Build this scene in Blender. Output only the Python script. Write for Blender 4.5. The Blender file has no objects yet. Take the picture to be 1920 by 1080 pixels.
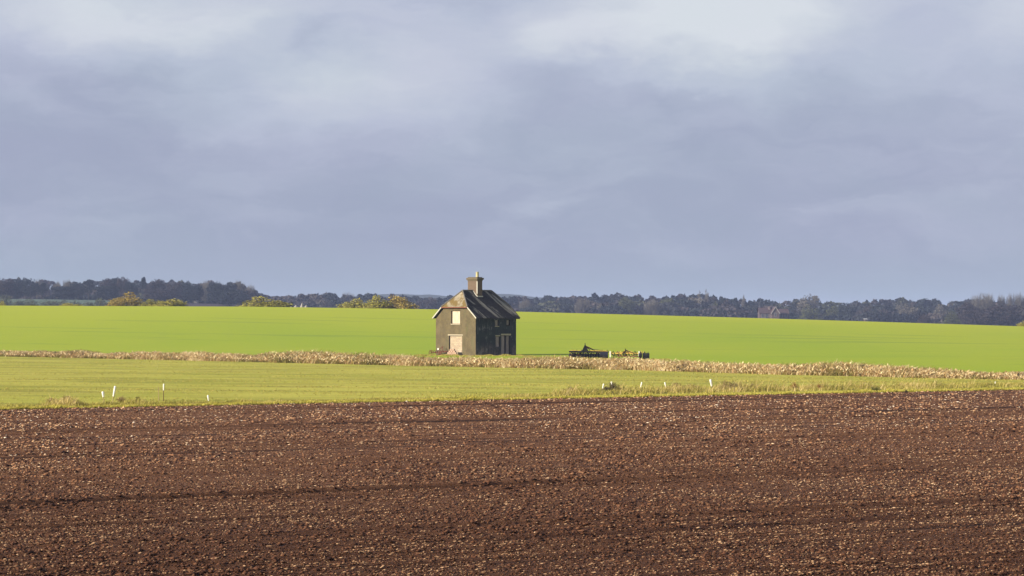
import bpy, math, random
import numpy as np
from mathutils import Vector
rng = np.random.default_rng(7)
random.seed(7)
S = bpy.context.scene
COL = S.collection
F = 4939.0; HY = 590.0; EYE = 5.2          # focal length in photo pixels, horizon row, eye height

# ------------------------------------------------------------------ materials
def lin(r, g, b):
    f = lambda c: (c/255/12.92 if c/255 <= .04045 else ((c/255+.055)/1.055)**2.4)
    return (f(r), f(g), f(b), 1)

class NT:
    def __init__(s, tree): s.t = tree; s.n = tree.nodes; s.l = tree.links
    def add(s, typ, **kw):
        n = s.n.new(typ)
        for k, v in kw.items():
            if k.startswith('i_'):
                key = k[2:]
                key = int(key) if key.isdigit() else key
                n.inputs[key].default_value = v
            else: setattr(n, k, v)
        return n
    def put(s, a, sock):
        if hasattr(a, 'is_linked'): s.l.new(a, sock)
        else: sock.default_value = a
    def math(s, op, a, b=0.0, c=0.0, clamp=False):
        n = s.n.new('ShaderNodeMath'); n.operation = op; n.use_clamp = clamp
        s.put(a, n.inputs[0]); s.put(b, n.inputs[1]); s.put(c, n.inputs[2]); return n.outputs[0]
    def vmath(s, op, a, b=(0, 0, 0)):
        n = s.n.new('ShaderNodeVectorMath'); n.operation = op
        s.put(a, n.inputs[0]); s.put(b, n.inputs[1])
        return n.outputs['Value'] if op in ('LENGTH', 'DOT_PRODUCT') else n.outputs['Vector']
    def mix(s, fac, a, b, mode='MIX'):
        n = s.n.new('ShaderNodeMix'); n.data_type = 'RGBA'; n.blend_type = mode
        s.put(fac, n.inputs['Factor']); s.put(a, n.inputs['A']); s.put(b, n.inputs['B'])
        for o in n.outputs:
            if o.type == 'RGBA': return o
    def noise(s, vec, scale, detail=4, rough=.55, out='Fac', dist=0.0):
        n = s.n.new('ShaderNodeTexNoise'); s.put(vec, n.inputs['Vector'])
        n.inputs['Scale'].default_value = scale; n.inputs['Detail'].default_value = detail
        n.inputs['Roughness'].default_value = rough; n.inputs['Distortion'].default_value = dist
        return n.outputs[out]
    def ramp(s, fac, stops):
        n = s.n.new('ShaderNodeValToRGB'); e = n.color_ramp.elements
        while len(e) < len(stops): e.new(.5)
        for q, (p, c) in zip(e, stops): q.position = p; q.color = c if len(c) == 4 else (*c, 1)
        s.put(fac, n.inputs[0]); return n.outputs[0]
    def rng(s, v, a, b, c=0.0, d=1.0, smooth=True):
        n = s.n.new('ShaderNodeMapRange'); n.interpolation_type = 'SMOOTHSTEP' if smooth else 'LINEAR'
        s.put(v, n.inputs[0])
        for i, q in enumerate((a, b, c, d)): n.inputs[i+1].default_value = q
        return n.outputs[0]
    def scale(s, vec, sc, rot=0.0):
        n = s.n.new('ShaderNodeMapping'); s.put(vec, n.inputs[0]); n.inputs['Scale'].default_value = sc
        n.inputs['Rotation'].default_value = (0, 0, rot); return n.outputs[0]

def mat(name, fn, rough=.9, spec=.2):
    m = bpy.data.materials.new(name); m.use_nodes = True
    t = NT(m.node_tree); p = t.n['Principled BSDF']
    p.inputs['Roughness'].default_value = rough
    p.inputs['Specular IOR Level'].default_value = spec
    geo = t.add('ShaderNodeNewGeometry').outputs['Position']
    tc = t.add('ShaderNodeTexCoord').outputs['Object']
    r = fn(t, geo, tc)
    col, bump = r if isinstance(r, tuple) and len(r) == 2 and not isinstance(r[0], float) else (r, None)
    t.put(col, p.inputs['Base Color'])
    if bump is not None:
        h, strength, dist = bump
        b = t.add('ShaderNodeBump', i_Strength=strength, i_Distance=dist)
        t.put(h, b.inputs['Height']); t.l.new(b.outputs[0], p.inputs['Normal'])
    return m

def tintmat(name, stops, rough=.9, trans=0.0, spec=.15):
    """colour from the per-face attribute 'tint'; leaves may let some light through"""
    m = bpy.data.materials.new(name); m.use_nodes = True
    t = NT(m.node_tree); p = t.n['Principled BSDF']
    a = t.add('ShaderNodeAttribute', attribute_name='tint')
    c = t.ramp(a.outputs['Fac'], stops)
    t.put(c, p.inputs['Base Color']); p.inputs['Roughness'].default_value = rough
    p.inputs['Specular IOR Level'].default_value = spec
    if trans > 0:
        tr = t.add('ShaderNodeBsdfTranslucent'); t.put(c, tr.inputs['Color'])
        mx = t.add('ShaderNodeMixShader', i_Fac=trans)
        t.l.new(p.outputs[0], mx.inputs[1]); t.l.new(tr.outputs[0], mx.inputs[2])
        t.l.new(mx.outputs[0], t.n['Material Output'].inputs['Surface'])
    return m

def plain(name, c, var=.25, sc=3.0, rough=.85, spec=.2):
    c = (*c, 1) if len(c) == 3 else c
    d = tuple(x*(1-var) for x in c[:3])+(1,)
    return mat(name, lambda t, g, o: t.mix(t.noise(o, sc, 5, .65), d, tuple(min(1, x*(1+var)) for x in c[:3])+(1,)), rough, spec)

# ------------------------------------------------------------------ mesh helpers
def tag(o, label=None, cat=None, group=None, kind=None):
    if label: o['label'] = label
    if cat: o['category'] = cat
    if group: o['group'] = group
    if kind: o['kind'] = kind
    return o
def empty(name, loc, rz=0.0):
    o = bpy.data.objects.new(name, None); COL.objects.link(o); o.location = loc; o.rotation_euler = (0, 0, rz); return o
def link(name, me, m, parent=None):
    o = bpy.data.objects.new(name, me); COL.objects.link(o)
    if m:
        for q in (m if isinstance(m, (list, tuple)) else [m]): me.materials.append(q)
    if parent: o.parent = parent
    return o
def npmesh(name, V, Fc, tint=None, smooth=False):
    """V (n,3), Fc (m,k) all faces the same size"""
    me = bpy.data.meshes.new(name); V = np.asarray(V, np.float32); Fc = np.asarray(Fc, np.int32)
    m, k = Fc.shape
    me.vertices.add(len(V)); me.vertices.foreach_set('co', V.ravel())
    me.loops.add(m*k); me.loops.foreach_set('vertex_index', Fc.ravel())
    me.polygons.add(m)
    me.polygons.foreach_set('loop_start', np.arange(0, m*k, k, dtype=np.int32))
    me.polygons.foreach_set('loop_total', np.full(m, k, np.int32))
    if smooth: me.polygons.foreach_set('use_smooth', np.ones(m, bool))
    me.update(calc_edges=True)
    if tint is not None:
        a = me.attributes.new('tint', 'FLOAT', 'FACE'); a.data.foreach_set('value', np.asarray(tint, np.float32))
    return me

class MB:
    def __init__(s): s.v = []; s.f = []
    def add(s, vs, fs):
        b = len(s.v); s.v += [tuple(v) for v in vs]; s.f += [tuple(i+b for i in f) for f in fs]; return s
    def poly(s, pts): return s.add(pts, [tuple(range(len(pts)))])
    def box(s, x0, x1, y0, y1, z0, z1):
        return s.add([(x, y, z) for z in (z0, z1) for y in (y0, y1) for x in (x0, x1)],
                     [(0, 2, 3, 1), (4, 5, 7, 6), (0, 1, 5, 4), (2, 6, 7, 3), (0, 4, 6, 2), (1, 3, 7, 5)])
    def bar(s, a, b, w, h, up=(0, 0, 1)):
        a = Vector(a); b = Vector(b); d = (b-a).normalized(); r = d.cross(Vector(up))
        if r.length < 1e-3: r = d.cross(Vector((1, 0, 0)))
        r.normalize(); u = r.cross(d)
        P = [p + r*sx*w/2 + u*sy*h/2 for p in (a, b) for sx, sy in ((-1, -1), (1, -1), (1, 1), (-1, 1))]
        return s.add(P, [(3, 2, 1, 0), (4, 5, 6, 7), (0, 1, 5, 4), (1, 2, 6, 5), (2, 3, 7, 6), (3, 0, 4, 7)])
    def tube(s, pts, rad, n=8, cap=True):
        pts = [Vector(p) for p in pts]; rings = []
        for i, p in enumerate(pts):
            d = (pts[min(i+1, len(pts)-1)] - pts[max(i-1, 0)]).normalized()
            r = d.cross(Vector((0, 0, 1)))
            if r.length < 1e-2: r = d.cross(Vector((0, 1, 0)))
            r.normalize(); u = r.cross(d); R = rad[i] if hasattr(rad, '__len__') else rad
            rings.append([p + (r*math.cos(a)+u*math.sin(a))*R for a in [2*math.pi*k/n for k in range(n)]])
        fs = [(i*n+k, i*n+(k+1) % n, (i+1)*n+(k+1) % n, (i+1)*n+k) for i in range(len(pts)-1) for k in range(n)]
        if cap: fs += [tuple(range(n))[::-1], tuple((len(pts)-1)*n+k for k in range(n))]
        return s.add([v for r in rings for v in r], fs)
    def build(s, name, m, parent=None, smooth=False, bevel=0.0):
        me = bpy.data.meshes.new(name); me.from_pydata(s.v, [], s.f); me.update()
        if smooth: me.polygons.foreach_set('use_smooth', [True]*len(me.polygons))
        o = link(name, me, m, parent)
        if bevel:
            b = o.modifiers.new('bevel', 'BEVEL'); b.width = bevel; b.segments = 2; b.limit_method = 'ANGLE'
        return o

# ------------------------------------------------------------------ the lie of the land
CX = np.array([-960, -480, -120, 0, 240, 480, 740, 960, 1300.])*600/F
CP = np.array([573, 575, 580.3, 584, 590.3, 597, 605, 612, 620.])
def crest(X): return EYE-(np.interp(X, CX, CP)-HY)*600/F
def sm(a, b, x):
    t = np.clip((x-a)/(b-a), 0, 1); return t*t*(3-2*t)
def ground(X, Y):
    X = np.asarray(X, float); Y = np.asarray(Y, float)
    zc = crest(X)
    z = zc*sm(345, 600, Y) - np.where(Y > 600, 3.8*(sm(560, 830, Y)-sm(560, 830, 600)), 0)
    return z + np.interp(X, [-320, -245, -205, -190, -165, -138], [10.8, 10.2, 9.2, 8.4, 7.6, 0])*sm(1320, 1520, Y)
def gz(x, y): return float(ground(x, y))
E2X = np.array([-400, -120, -64, -28, -13, 0, 12, 22, 32.6, 40.6, 50, 400])
E2Y = np.array([560, 390, 329, 289, 271, 257.5, 246.5, 230, 218, 209.5, 204, 204.])
def e1(X): return np.clip(161+.6*np.asarray(X, float), 41, 188)
def e2(X): return np.interp(X, E2X, E2Y)
def at(px, Y): return (px-960)/F*Y
def ybase(py): return EYE*F/(py-HY)
def band(lo, hi, X, nt, name, m, power=1.0, disp=None):
    X = np.asarray(X, float); t = np.linspace(0, 1, nt)**power
    L = lo(X); H = hi(X)
    Y = L[None, :]+(H-L)[None, :]*t[:, None]; XX = np.broadcast_to(X, Y.shape)
    Z = ground(XX, Y)
    if disp is not None: Z = Z+disp(XX, Y)
    nx = len(X); i = np.arange(nt-1)[:, None]*nx+np.arange(nx-1)[None, :]
    Fc = np.stack([i, i+1, i+nx+1, i+nx], -1).reshape(-1, 4)
    o = link(name, npmesh(name, np.stack([XX, Y, Z], -1).reshape(-1, 3), Fc, smooth=True), m)
    return tag(o, kind='structure')
def const(c): return lambda X: np.full(len(X), float(c))

# ground materials
def soil_fn(t, g, o):
    sep = t.add('ShaderNodeSeparateXYZ'); t.l.new(g, sep.inputs[0])
    s = t.math('SUBTRACT', t.math('ADD', t.math('MULTIPLY', sep.outputs[0], .6), 161), sep.outputs[1])   # distance in from the headland
    rowv = t.add('ShaderNodeCombineXYZ'); t.l.new(sep.outputs[0], rowv.inputs[0]); t.put(t.math('MULTIPLY', s, 9), rowv.inputs[1])
    along = t.noise(rowv.outputs[0], .12, 4, .6)
    fine = t.noise(g, 9, 6, .75); mid = t.noise(g, 1.6, 4, .6); big = t.noise(g, .045, 3, .5)
    dry = t.math('MULTIPLY', t.rng(t.math('ADD', t.math('MULTIPLY', s, -1), t.math('MULTIPLY', big, 60)), -125, -5), 1.0)   # cloud shade painted in: near soil darker, paler towards the headland
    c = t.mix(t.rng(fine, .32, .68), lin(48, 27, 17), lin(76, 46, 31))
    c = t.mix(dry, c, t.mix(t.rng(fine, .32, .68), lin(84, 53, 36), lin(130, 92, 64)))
    c = t.mix(t.math('MULTIPLY', t.rng(along, .5, .72), .7), c, lin(56, 33, 25))
    c = t.mix(t.math('MULTIPLY', t.rng(mid, .5, .75), .3), c, lin(118, 88, 64))
    da = t.add('ShaderNodeAttribute', attribute_name='damp').outputs['Fac']
    c = t.mix(t.math('MULTIPLY', t.math('MULTIPLY', da, .95), t.rng(fine, .15, .5, .8, 1.0)), c, lin(32, 17, 11))
    return c, (t.math('ADD', fine, t.math('MULTIPLY', along, .6)), 1.0, .12)
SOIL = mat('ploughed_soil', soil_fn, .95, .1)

def grass_fn(t, g, o):
    sep = t.add('ShaderNodeSeparateXYZ'); t.l.new(g, sep.inputs[0])
    # mowing / drilling lines run from the near right to the far left, bending to follow both edges
    k = t.math('ADD', t.math('MULTIPLY', sep.outputs[0], .35), sep.outputs[1])
    v = t.add('ShaderNodeCombineXYZ'); wob = t.math('MULTIPLY', t.noise(g, .05, 2, .5), 9.0)
    t.put(t.math('MULTIPLY', sep.outputs[0], .05), v.inputs[0]); t.put(t.math('MULTIPLY', t.math('ADD', k, wob), .17), v.inputs[1])
    st = t.noise(v.outputs[0], 1.0, 7, .78)
    fine = t.noise(g, 3.2, 6, .75); big = t.noise(g, .06, 3, .5)
    c = t.mix(t.rng(st, .40, .56), (.210, .195, .022, 1), (.375, .345, .050, 1))
    c = t.mix(t.math('MULTIPLY', t.rng(fine, .35, .7), .45), c, (.38, .33, .080, 1))
    c = t.mix(t.math('MULTIPLY', t.rng(big, .4, .65), .35), c, (.225, .245, .022, 1))
    d = t.math('SUBTRACT', sep.outputs[1], t.math('ADD', t.math('MULTIPLY', sep.outputs[0], .6), 161))
    c = t.mix(t.math('MULTIPLY', t.rng(t.math('ADD', d, t.math('MULTIPLY', fine, 2)), 5.5, 2.5), .7), c, (.40, .37, .035, 1))
    return c, (fine, .7, .1)
GRASS = mat('pasture_grass', grass_fn, .9, .1)

def crop_fn(t, g, o):
    sep = t.add('ShaderNodeSeparateXYZ'); t.l.new(g, sep.inputs[0])
    fine = t.noise(g, 1.5, 6, .7); big = t.noise(t.scale(g, (.6, .25, 1)), .03, 4, .55)
    v = t.add('ShaderNodeCombineXYZ'); t.put(t.math('MULTIPLY', sep.outputs[0], .012), v.inputs[0])
    t.put(t.math('MULTIPLY', t.math('ADD', sep.outputs[1], t.math('MULTIPLY', sep.outputs[0], .3)), .10), v.inputs[1])
    ln = t.noise(v.outputs[0], 1.0, 4, .7)
    c = t.mix(t.rng(big, .35, .65), (.215, .285, .012, 1), (.262, .305, .016, 1))
    c = t.mix(t.math('MULTIPLY', t.rng(fine, .4, .75), .3), c, (.30, .30, .030, 1))
    c = t.mix(t.math('MULTIPLY', t.rng(ln, .57, .64), .75), c, (.165, .225, .022, 1))
    c = t.mix(t.math('MULTIPLY', t.rng(sep.outputs[1], 420, 610), .75), c, (.345, .355, .018, 1))
    return c, (fine, .4, .06)
CROP = mat('young_cereal', crop_fn, .9, .1)
BANK = plain('dry_bank', (.26, .19, .075), .5, 2.0)
def far_fn(t, g, o):
    n = t.noise(g, .02, 4, .6); sep = t.add('ShaderNodeSeparateXYZ'); t.l.new(g, sep.inputs[0])
    return t.mix(t.rng(t.math('ADD', sep.outputs[0], t.math('MULTIPLY', n, 30)), -200, -184), (.080, .110, .080, 1), (.048, .036, .040, 1))  # the green is darkened to paint in cloud shadow on the far land
FARM = mat('distant_farmland', far_fn, .95, .1)

XF = np.unique(np.concatenate([np.linspace(-3000, -400, 14), np.linspace(-400, -130, 28), np.linspace(-130, 130, 261), np.linspace(130, 400, 28), np.linspace(400, 3000, 14), E2X]))
XN = np.unique(np.concatenate([np.linspace(-3000, -400, 14), np.linspace(-400, -60, 35), np.linspace(-60, 60, 401), np.linspace(60, 400, 35), np.linspace(400, 3000, 14)]))
# furrows: depth as a function of the distance in from the headland
_s = np.linspace(0, 320, 6401)
_h = np.zeros_like(_s)
for c in np.arange(1.5, 318, .5): _h += .018*rng.normal()*np.exp(-((_s-c)/.16)**2)
WHEEL = []
for c in np.arange(7, 318, 24.0):
    for q in (0, 1.9): WHEEL.append(c+q)
for c in np.cumsum(rng.uniform(.9, 3.4, 150)): WHEEL.append(c)
for c in WHEEL: _h += -.13*np.exp(-((_s-c)/.2)**2)+.06*np.exp(-((_s-c-.42)/.2)**2)+.06*np.exp(-((_s-c+.42)/.2)**2)
_d = np.zeros_like(_s)
for q, c in enumerate(WHEEL):
    _d = np.maximum(_d, (1.0 if q < 26 or q % 3 == 0 else .85)*np.exp(-((_s-c)/((.38 if c < 55 else .23) if q < 26 or q % 3 == 0 else (.26 if c < 55 else .16)))**4))
def damp(X, Y):
    s = (161+.6*X)-Y; row = np.floor(s/2.3)
    br = .5+.5*np.sin(X*.16+row*2.1+1.5*np.sin(X*.07+row))
    return np.interp(s, _s, _d)*np.clip(.1+1.25*br, 0, 1)
def furrow(X, Y):
    s = (161+.6*X)-Y
    amp = .55+.45*np.sin(X*.11+np.floor(s/5)*1.7)
    return np.interp(s, _s, _h)*amp*np.clip(s/.5, 0, 1)*(np.abs(X) < 60.5)
def field_lo(X): return np.minimum(e1(X)-165, 0)-0
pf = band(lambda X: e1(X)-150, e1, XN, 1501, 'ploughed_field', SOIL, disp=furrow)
_c = np.empty(len(pf.data.vertices)*3, np.float32); pf.data.vertices.foreach_get('co', _c); _c = _c.reshape(-1, 3)
_a = pf.data.attributes.new('damp', 'FLOAT', 'POINT'); _a.data.foreach_set('value', damp(_c[:, 0], _c[:, 1]).astype(np.float32))
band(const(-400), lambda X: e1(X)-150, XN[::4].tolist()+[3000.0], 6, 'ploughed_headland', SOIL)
band(e1, e2, XF, 50, 'grass_strip', GRASS)
band(e2, lambda X: e2(X)+6, XF, 8, 'dyke_bank', BANK, disp=lambda X, Y: -.25*np.sin(np.clip((Y-e2(X))/6, 0, 1)*math.pi))
band(lambda X: e2(X)+6, const(640), XF, 90, 'crop_field', CROP)
XL = np.unique(np.concatenate([np.linspace(-5000, -400, 10), np.linspace(-400, 400, 161), np.linspace(400, 5000, 10)]))
band(const(640), const(2400), XL, 160, 'far_field', FARM)
band(const(2400), const(9000), XL, 8, 'far_plain', FARM)

# ------------------------------------------------------------------ clods and straw on the ploughed land
def wedge(n, y0, y1, mixb=1.0):
    """random points of the ploughed field inside the view wedge (with a generous margin to the sides)"""
    Y = np.where(rng.random(n*2) < mixb, 1/rng.uniform(1/y1, 1/y0, n*2), y0+(y1-y0)*rng.random(n*2))
    X = (rng.random(n*2)*2-1)*(Y*.25+8)
    ok = (Y < e1(X)-.1)
    return X[ok][:n], Y[ok][:n]
OCT = np.array([[1, 0, 0], [0, 1, 0], [-1, 0, 0], [0, -1, 0], [0, 0, 1], [0, 0, -.6]], float)
OF = np.array([[0, 1, 4], [1, 2, 4], [2, 3, 4], [3, 0, 4], [1, 0, 5], [2, 1, 5], [3, 2, 5], [0, 3, 5]])
_bar = np.interp
def dryness(X, Y):  # eases the cloud shade painted into the clod colours towards the headland
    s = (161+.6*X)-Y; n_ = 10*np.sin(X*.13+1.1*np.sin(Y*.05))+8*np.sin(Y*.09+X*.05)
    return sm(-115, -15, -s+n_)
def clods(X, Y, size, name, m, flat=.75, lift=.25, tpow=1.0):
    n = len(X)
    V = OCT[None]*(1+.45*rng.normal(size=(n, 6, 1)).clip(-1.6, 1.8)*.6)
    sc = size[:, None]*rng.uniform(.7, 1.4, (n, 3)); sc[:, 2] *= flat; sc[:, 0] *= 1+1.3*rng.random(n)
    V = V*sc[:, None, :]
    a = rng.random(n)*6.283; c, s = np.cos(a)[:, None], np.sin(a)[:, None]
    V = np.stack([V[..., 0]*c-V[..., 1]*s, V[..., 0]*s+V[..., 1]*c, V[..., 2]], -1)
    Z = ground(X, Y)+furrow(X, Y)
    V += np.stack([X, Y, Z+size*lift], -1)[:, None, :]
    Fc = (OF[None]+np.arange(n)[:, None, None]*6).reshape(-1, 3)
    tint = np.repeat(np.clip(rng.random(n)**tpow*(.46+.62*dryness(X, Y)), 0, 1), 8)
    return link(name, npmesh(name, V.reshape(-1, 3), Fc, tint), m)
CLOD = tintmat('clod_soil', [(0, lin(46, 27, 18)), (.4, lin(88, 57, 39)), (.8, lin(142, 102, 72)), (1, lin(186, 148, 110))], .95)
STRAW = tintmat('straw_colour', [(0, lin(112, 82, 56)), (.4, lin(160, 126, 94)), (.8, lin(206, 174, 138)), (1, lin(244, 226, 200))], .8)
X, Y = wedge(265000, 46, 190, .75)
ok = damp(X, Y) < .3+.35*rng.random(len(X)); X, Y = X[ok], Y[ok]
patch = .5+.5*np.sin(X*.35+1.7*np.sin(Y*.13))*np.sin(Y*.21+X*.07)
size = (.011+.034*rng.random(len(X))**2.4)*(.75+.5*patch)*(1+(Y-50)/170)
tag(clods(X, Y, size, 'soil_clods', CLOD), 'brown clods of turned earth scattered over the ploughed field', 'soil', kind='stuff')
X, Y = wedge(158000, 46, 190, .8)
keep = (rng.random(len(X)) < .35+.65*sm(.35, .75, .5+.5*np.sin(X*.55+2*np.sin(Y*.17))*np.sin(Y*.31+X*.2))) & (damp(X, Y) < .35); X, Y = X[keep], Y[keep]
size = (.008+.023*rng.random(len(X))**2.2)*(1+(Y-50)/200)
tag(clods(X, Y, size, 'straw_litter', STRAW, .55, .9), 'pale straw and flints scattered over the ploughed soil', 'straw', kind='stuff')

# ------------------------------------------------------------------ blades of grass and reed
def blades(X, Y, h, w, name, m, tint, lean=.35, zoff=0.0, z=None, wind=(.25, 0)):
    """each blade is a bent strip of two quads"""
    n = len(X); a = rng.random(n)*6.283
    dx, dy = np.cos(a), np.sin(a)
    lx = rng.normal(size=n)*lean*h+wind[0]*h; ly = rng.normal(size=n)*lean*h+wind[1]*h
    Z = ground(X, Y)+zoff if z is None else z
    P = np.zeros((n, 6, 3))
    for k, (t, ww) in enumerate(((0, 1), (.55, .8), (1, .25))):
        bx = X+lx*t*t; by = Y+ly*t*t; bz = Z+h*t
        for q, sgn in enumerate((-1, 1)):
            P[:, k*2+q] = np.stack([bx+dx*w*ww*sgn/2, by+dy*w*ww*sgn/2, bz], -1)
    Fc = np.array([[0, 1, 3, 2], [2, 3, 5, 4]])
    Fc = (Fc[None]+np.arange(n)[:, None, None]*6).reshape(-1, 4)
    return link(name, npmesh(name, P.reshape(-1, 3), Fc, np.repeat(tint, 2)), m)
REED = tintmat('dry_reed', [(0, (.12, .10, .022, 1)), (.2, (.25, .22, .05, 1)), (.4, (.34, .25, .085, 1)), (.62, (.44, .25, .11, 1)), (.78, (.50, .36, .17, 1)), (1, (.80, .66, .38, 1))], .85, .25)
DRY = tintmat('dry_grass', [(0, (.16, .15, .025, 1)), (.4, (.32, .28, .055, 1)), (.8, (.48, .36, .11, 1)), (1, (.60, .46, .21, 1))], .85, .25)
def lumps(x, seed, f): return .5+.5*np.sin(x*f+seed)*np.sin(x*f*.37+seed*2.3+1.3*np.sin(x*f*.21+seed))
def reed_height(X):
    px = 960+X/e2(X)*F
    return np.interp(px, [-100, 90, 130, 190, 250, 420, 470, 540, 640, 780, 960, 1100, 1300, 1450, 1600, 1680, 1800, 1860, 2000],
                     [.75, .7, .95, .6, .9, .95, .7, 1.45, 1.2, .95, .95, 1.2, .95, .95, 1.15, .95, .65, .55, .7])
n = 200000
X = rng.uniform(-90, 66, n); D = rng.random(n)*5.6+.1
D = D+(lumps(X, 8, 2.7)*lumps(X, 3, .9)-.3)*1.6*(rng.random(n) < .8)
X = X+0*D; Y = e2(X)+D+.35*np.sin(X*1.3)+.3*rng.normal(size=n)
px = 960+X/e2(X)*F
H = .92*reed_height(X)*(.4+.6*sm(0, 2.0, D))*rng.uniform(.4, 1.12, n)*(.42+.34*lumps(X+D*.6, 2, 1.9)+.30*lumps(X*1.3+D, 4, 4.3)+.30*lumps(X-D, 9, .7))
pink = np.interp(px, [0, 180, 240, 420, 470, 700, 1100, 1200, 1400, 1620, 1760, 2000], [.35, .3, .6, .65, .35, .45, .65, .7, .65, .5, .7, .6])
tint = np.clip(pink+.30*rng.normal(size=n)+.55*(lumps(X+.5*D, 5, .9)-.5)+.4*(lumps(X-.8*D, 2, 2.9)-.5)-.12*(D < .9)-.22*(lumps(X+D, 1, 3.1) > .78), 0, 1)
tag(blades(X, Y, H, .03+.03*rng.random(n), 'reed_bed', REED, tint, .5), 'long ragged band of tan reeds and dead grass along the dyke', 'reeds', kind='stuff')
# seed heads standing above the reeds: small pale tufts
n = 32000
X = rng.uniform(-90, 66, n); D = rng.random(n)**1.3*5; Y = e2(X)+D
h = reed_height(X)*(.12+.86*rng.random(n)*(.6+.4*sm(0, 2, D)))*(.75+.4*lumps(X+D*.6, 2, 1.9))
tag(blades(X, Y, .10+.12*rng.random(n), .06+.08*rng.random(n), 'seed_heads', REED, np.clip(.78+.2*rng.normal(size=n), 0, 1), 1.0,
           z=ground(X, Y)+h*.9), 'pale fluffy seed heads on the reeds of the dyke', 'seed heads', kind='stuff')
# rough headland between grass strip and plough: low tufts everywhere, tall dry grass in places
def margin_h(px):
    return np.interp(px, [-50, 60, 85, 130, 170, 200, 262, 300, 340, 470, 500, 560, 900, 1030, 1060, 1180, 1250, 1310, 1390, 1470, 1560, 1700, 1920, 2000],
                     [.12, .15, .40, .42, .30, .30, .30, .14, .18, .13, .10, .08, .12, .22, .42, .40, .50, .48, .58, .45, .42, .35, .3, .3])
n = 86000
X = rng.uniform(-54, 62, n); D = 3.6+rng.normal(size=n)*1.3+2.5*sm(0, 8, X)*rng.random(n)
px = 960+X/(e1(X)+D)*F; D = D+sm(960, 1100, px)*4.5
ok = D > .3; X, D, px = X[ok], D[ok], px[ok]; n = len(X); Y = e1(X)+D
lp = lumps(X+D*.4, 3, 2.3)
lp = lp*lumps(X*.6-D, 7, 3.7)*1.6
H = margin_h(px)*(.14+.95*lp)*rng.uniform(.4, 1.2, n)+.03
tall = margin_h(px)*(.2+1.0*lp)*.8
tint = np.clip(.12+.85*tall+.38*lumps(X, 11, 1.1)+.28*rng.normal(size=n), 0, 1)
tag(blades(X, Y, H, .02+.025*rng.random(n), 'headland_grass', DRY, tint, .35), 'straggling dry grass along the headland beside the ploughed soil', 'grass', kind='stuff')
VERGE = tintmat('verge_green', [(0, (.28, .24, .03, 1)), (.6, (.44, .38, .06, 1)), (1, (.54, .45, .11, 1))], .85, .25)
n = 60000
X = rng.uniform(-54, 62, n); D = rng.random(n)**1.6*2.4-.12+.12*np.sin(X*2.1)+.08*np.sin(X*5.3); Y = e1(X)+D
tag(blades(X, Y, .04+.07*rng.random(n)+.28*(rng.random(n)**3)*lumps(X, 12, 2.9)*lumps(X, 4, .8), .03+.03*rng.random(n), 'verge_grass', VERGE, rng.random(n), .4), 'bright green verge tufts fringing the ploughed soil', 'grass', kind='stuff')
n = 175000
X = rng.uniform(-72, 58, n); Y = e1(X)+2+(e2(X)-e1(X)-2)*rng.random(n)**1.15
ok = np.abs(X) < Y*.25; X, Y = X[ok], Y[ok]; n = len(X)
k_ = X*.35+Y; bandv = .5+.5*np.sin(k_*.42+1.2*np.sin(X*.05)+np.sin(k_*.17))
cl_ = lumps(X*.35+Y*.9, 6, .8)*lumps(X*.2-Y*.4, 9, 1.3)
ok = rng.random(n) < .12+.75*bandv**2; X, Y, cl_, n = X[ok], Y[ok], cl_[ok], int(ok.sum())
tag(blades(X, Y, (.02+.06*rng.random(n)**1.8)*(.4+cl_), .04+.05*rng.random(n), 'pasture_tufts', DRY, np.clip(.30+.5*rng.random(n)*(.5+.6*cl_), 0, 1), .5),
    'short uneven tufts of yellowing grass over the pasture strip', 'grass', kind='stuff')
# rough grass round the cottage and the implements
n = 9000
X = rng.uniform(-12.5, 18, n); Y = rng.uniform(322, 345, n)*0+np.interp(X, [-13, -9, -4.6, 1, 3, 18], [334, 335, 330, 333.5, 316, 300])+rng.normal(size=n)*1.2
tag(blades(X, Y, .05+.24*rng.random(n)*lumps(X, 4, 2.9), .04+.03*rng.random(n), 'rough_grass', DRY, np.clip(.3+.4*rng.random(n), 0, 1), .5),
    'dull rough grass at the foot of the cottage walls', 'grass', kind='stuff')

# ------------------------------------------------------------------ trees
def leaf_quads(C, size, aspect=1.0):
    n = len(C); A = rng.normal(size=(n, 3)); A /= np.linalg.norm(A, axis=1)[:, None]
    B = np.cross(A, rng.normal(size=(n, 3))); B /= np.linalg.norm(B, axis=1)[:, None]
    s = (size*rng.uniform(.6, 1.35, n))[:, None]
    V = np.stack([C-A*s-B*s*aspect, C+A*s-B*s*aspect*.4, C+A*s*.7+B*s*aspect, C-A*s*.6+B*s*aspect*.8], 1)
    return V.reshape(-1, 3), np.arange(4*n).reshape(n, 4)
def lobes_points(lobes, n):
    w = np.array([l[1]**2 for l in lobes]); k = rng.choice(len(lobes), n, p=w/w.sum())
    D = rng.normal(size=(n, 3)); D /= np.linalg.norm(D, axis=1)[:, None]
    r = np.array([l[1] for l in lobes])[k]*rng.uniform(.55, 1.06, n)
    C = np.array([l[0] for l in lobes])[k]
    sq = np.array([l[2] if len(l) > 2 else .8 for l in lobes])[k]
    D[:, 2] *= sq
    return C+D*r[:, None], k
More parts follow.
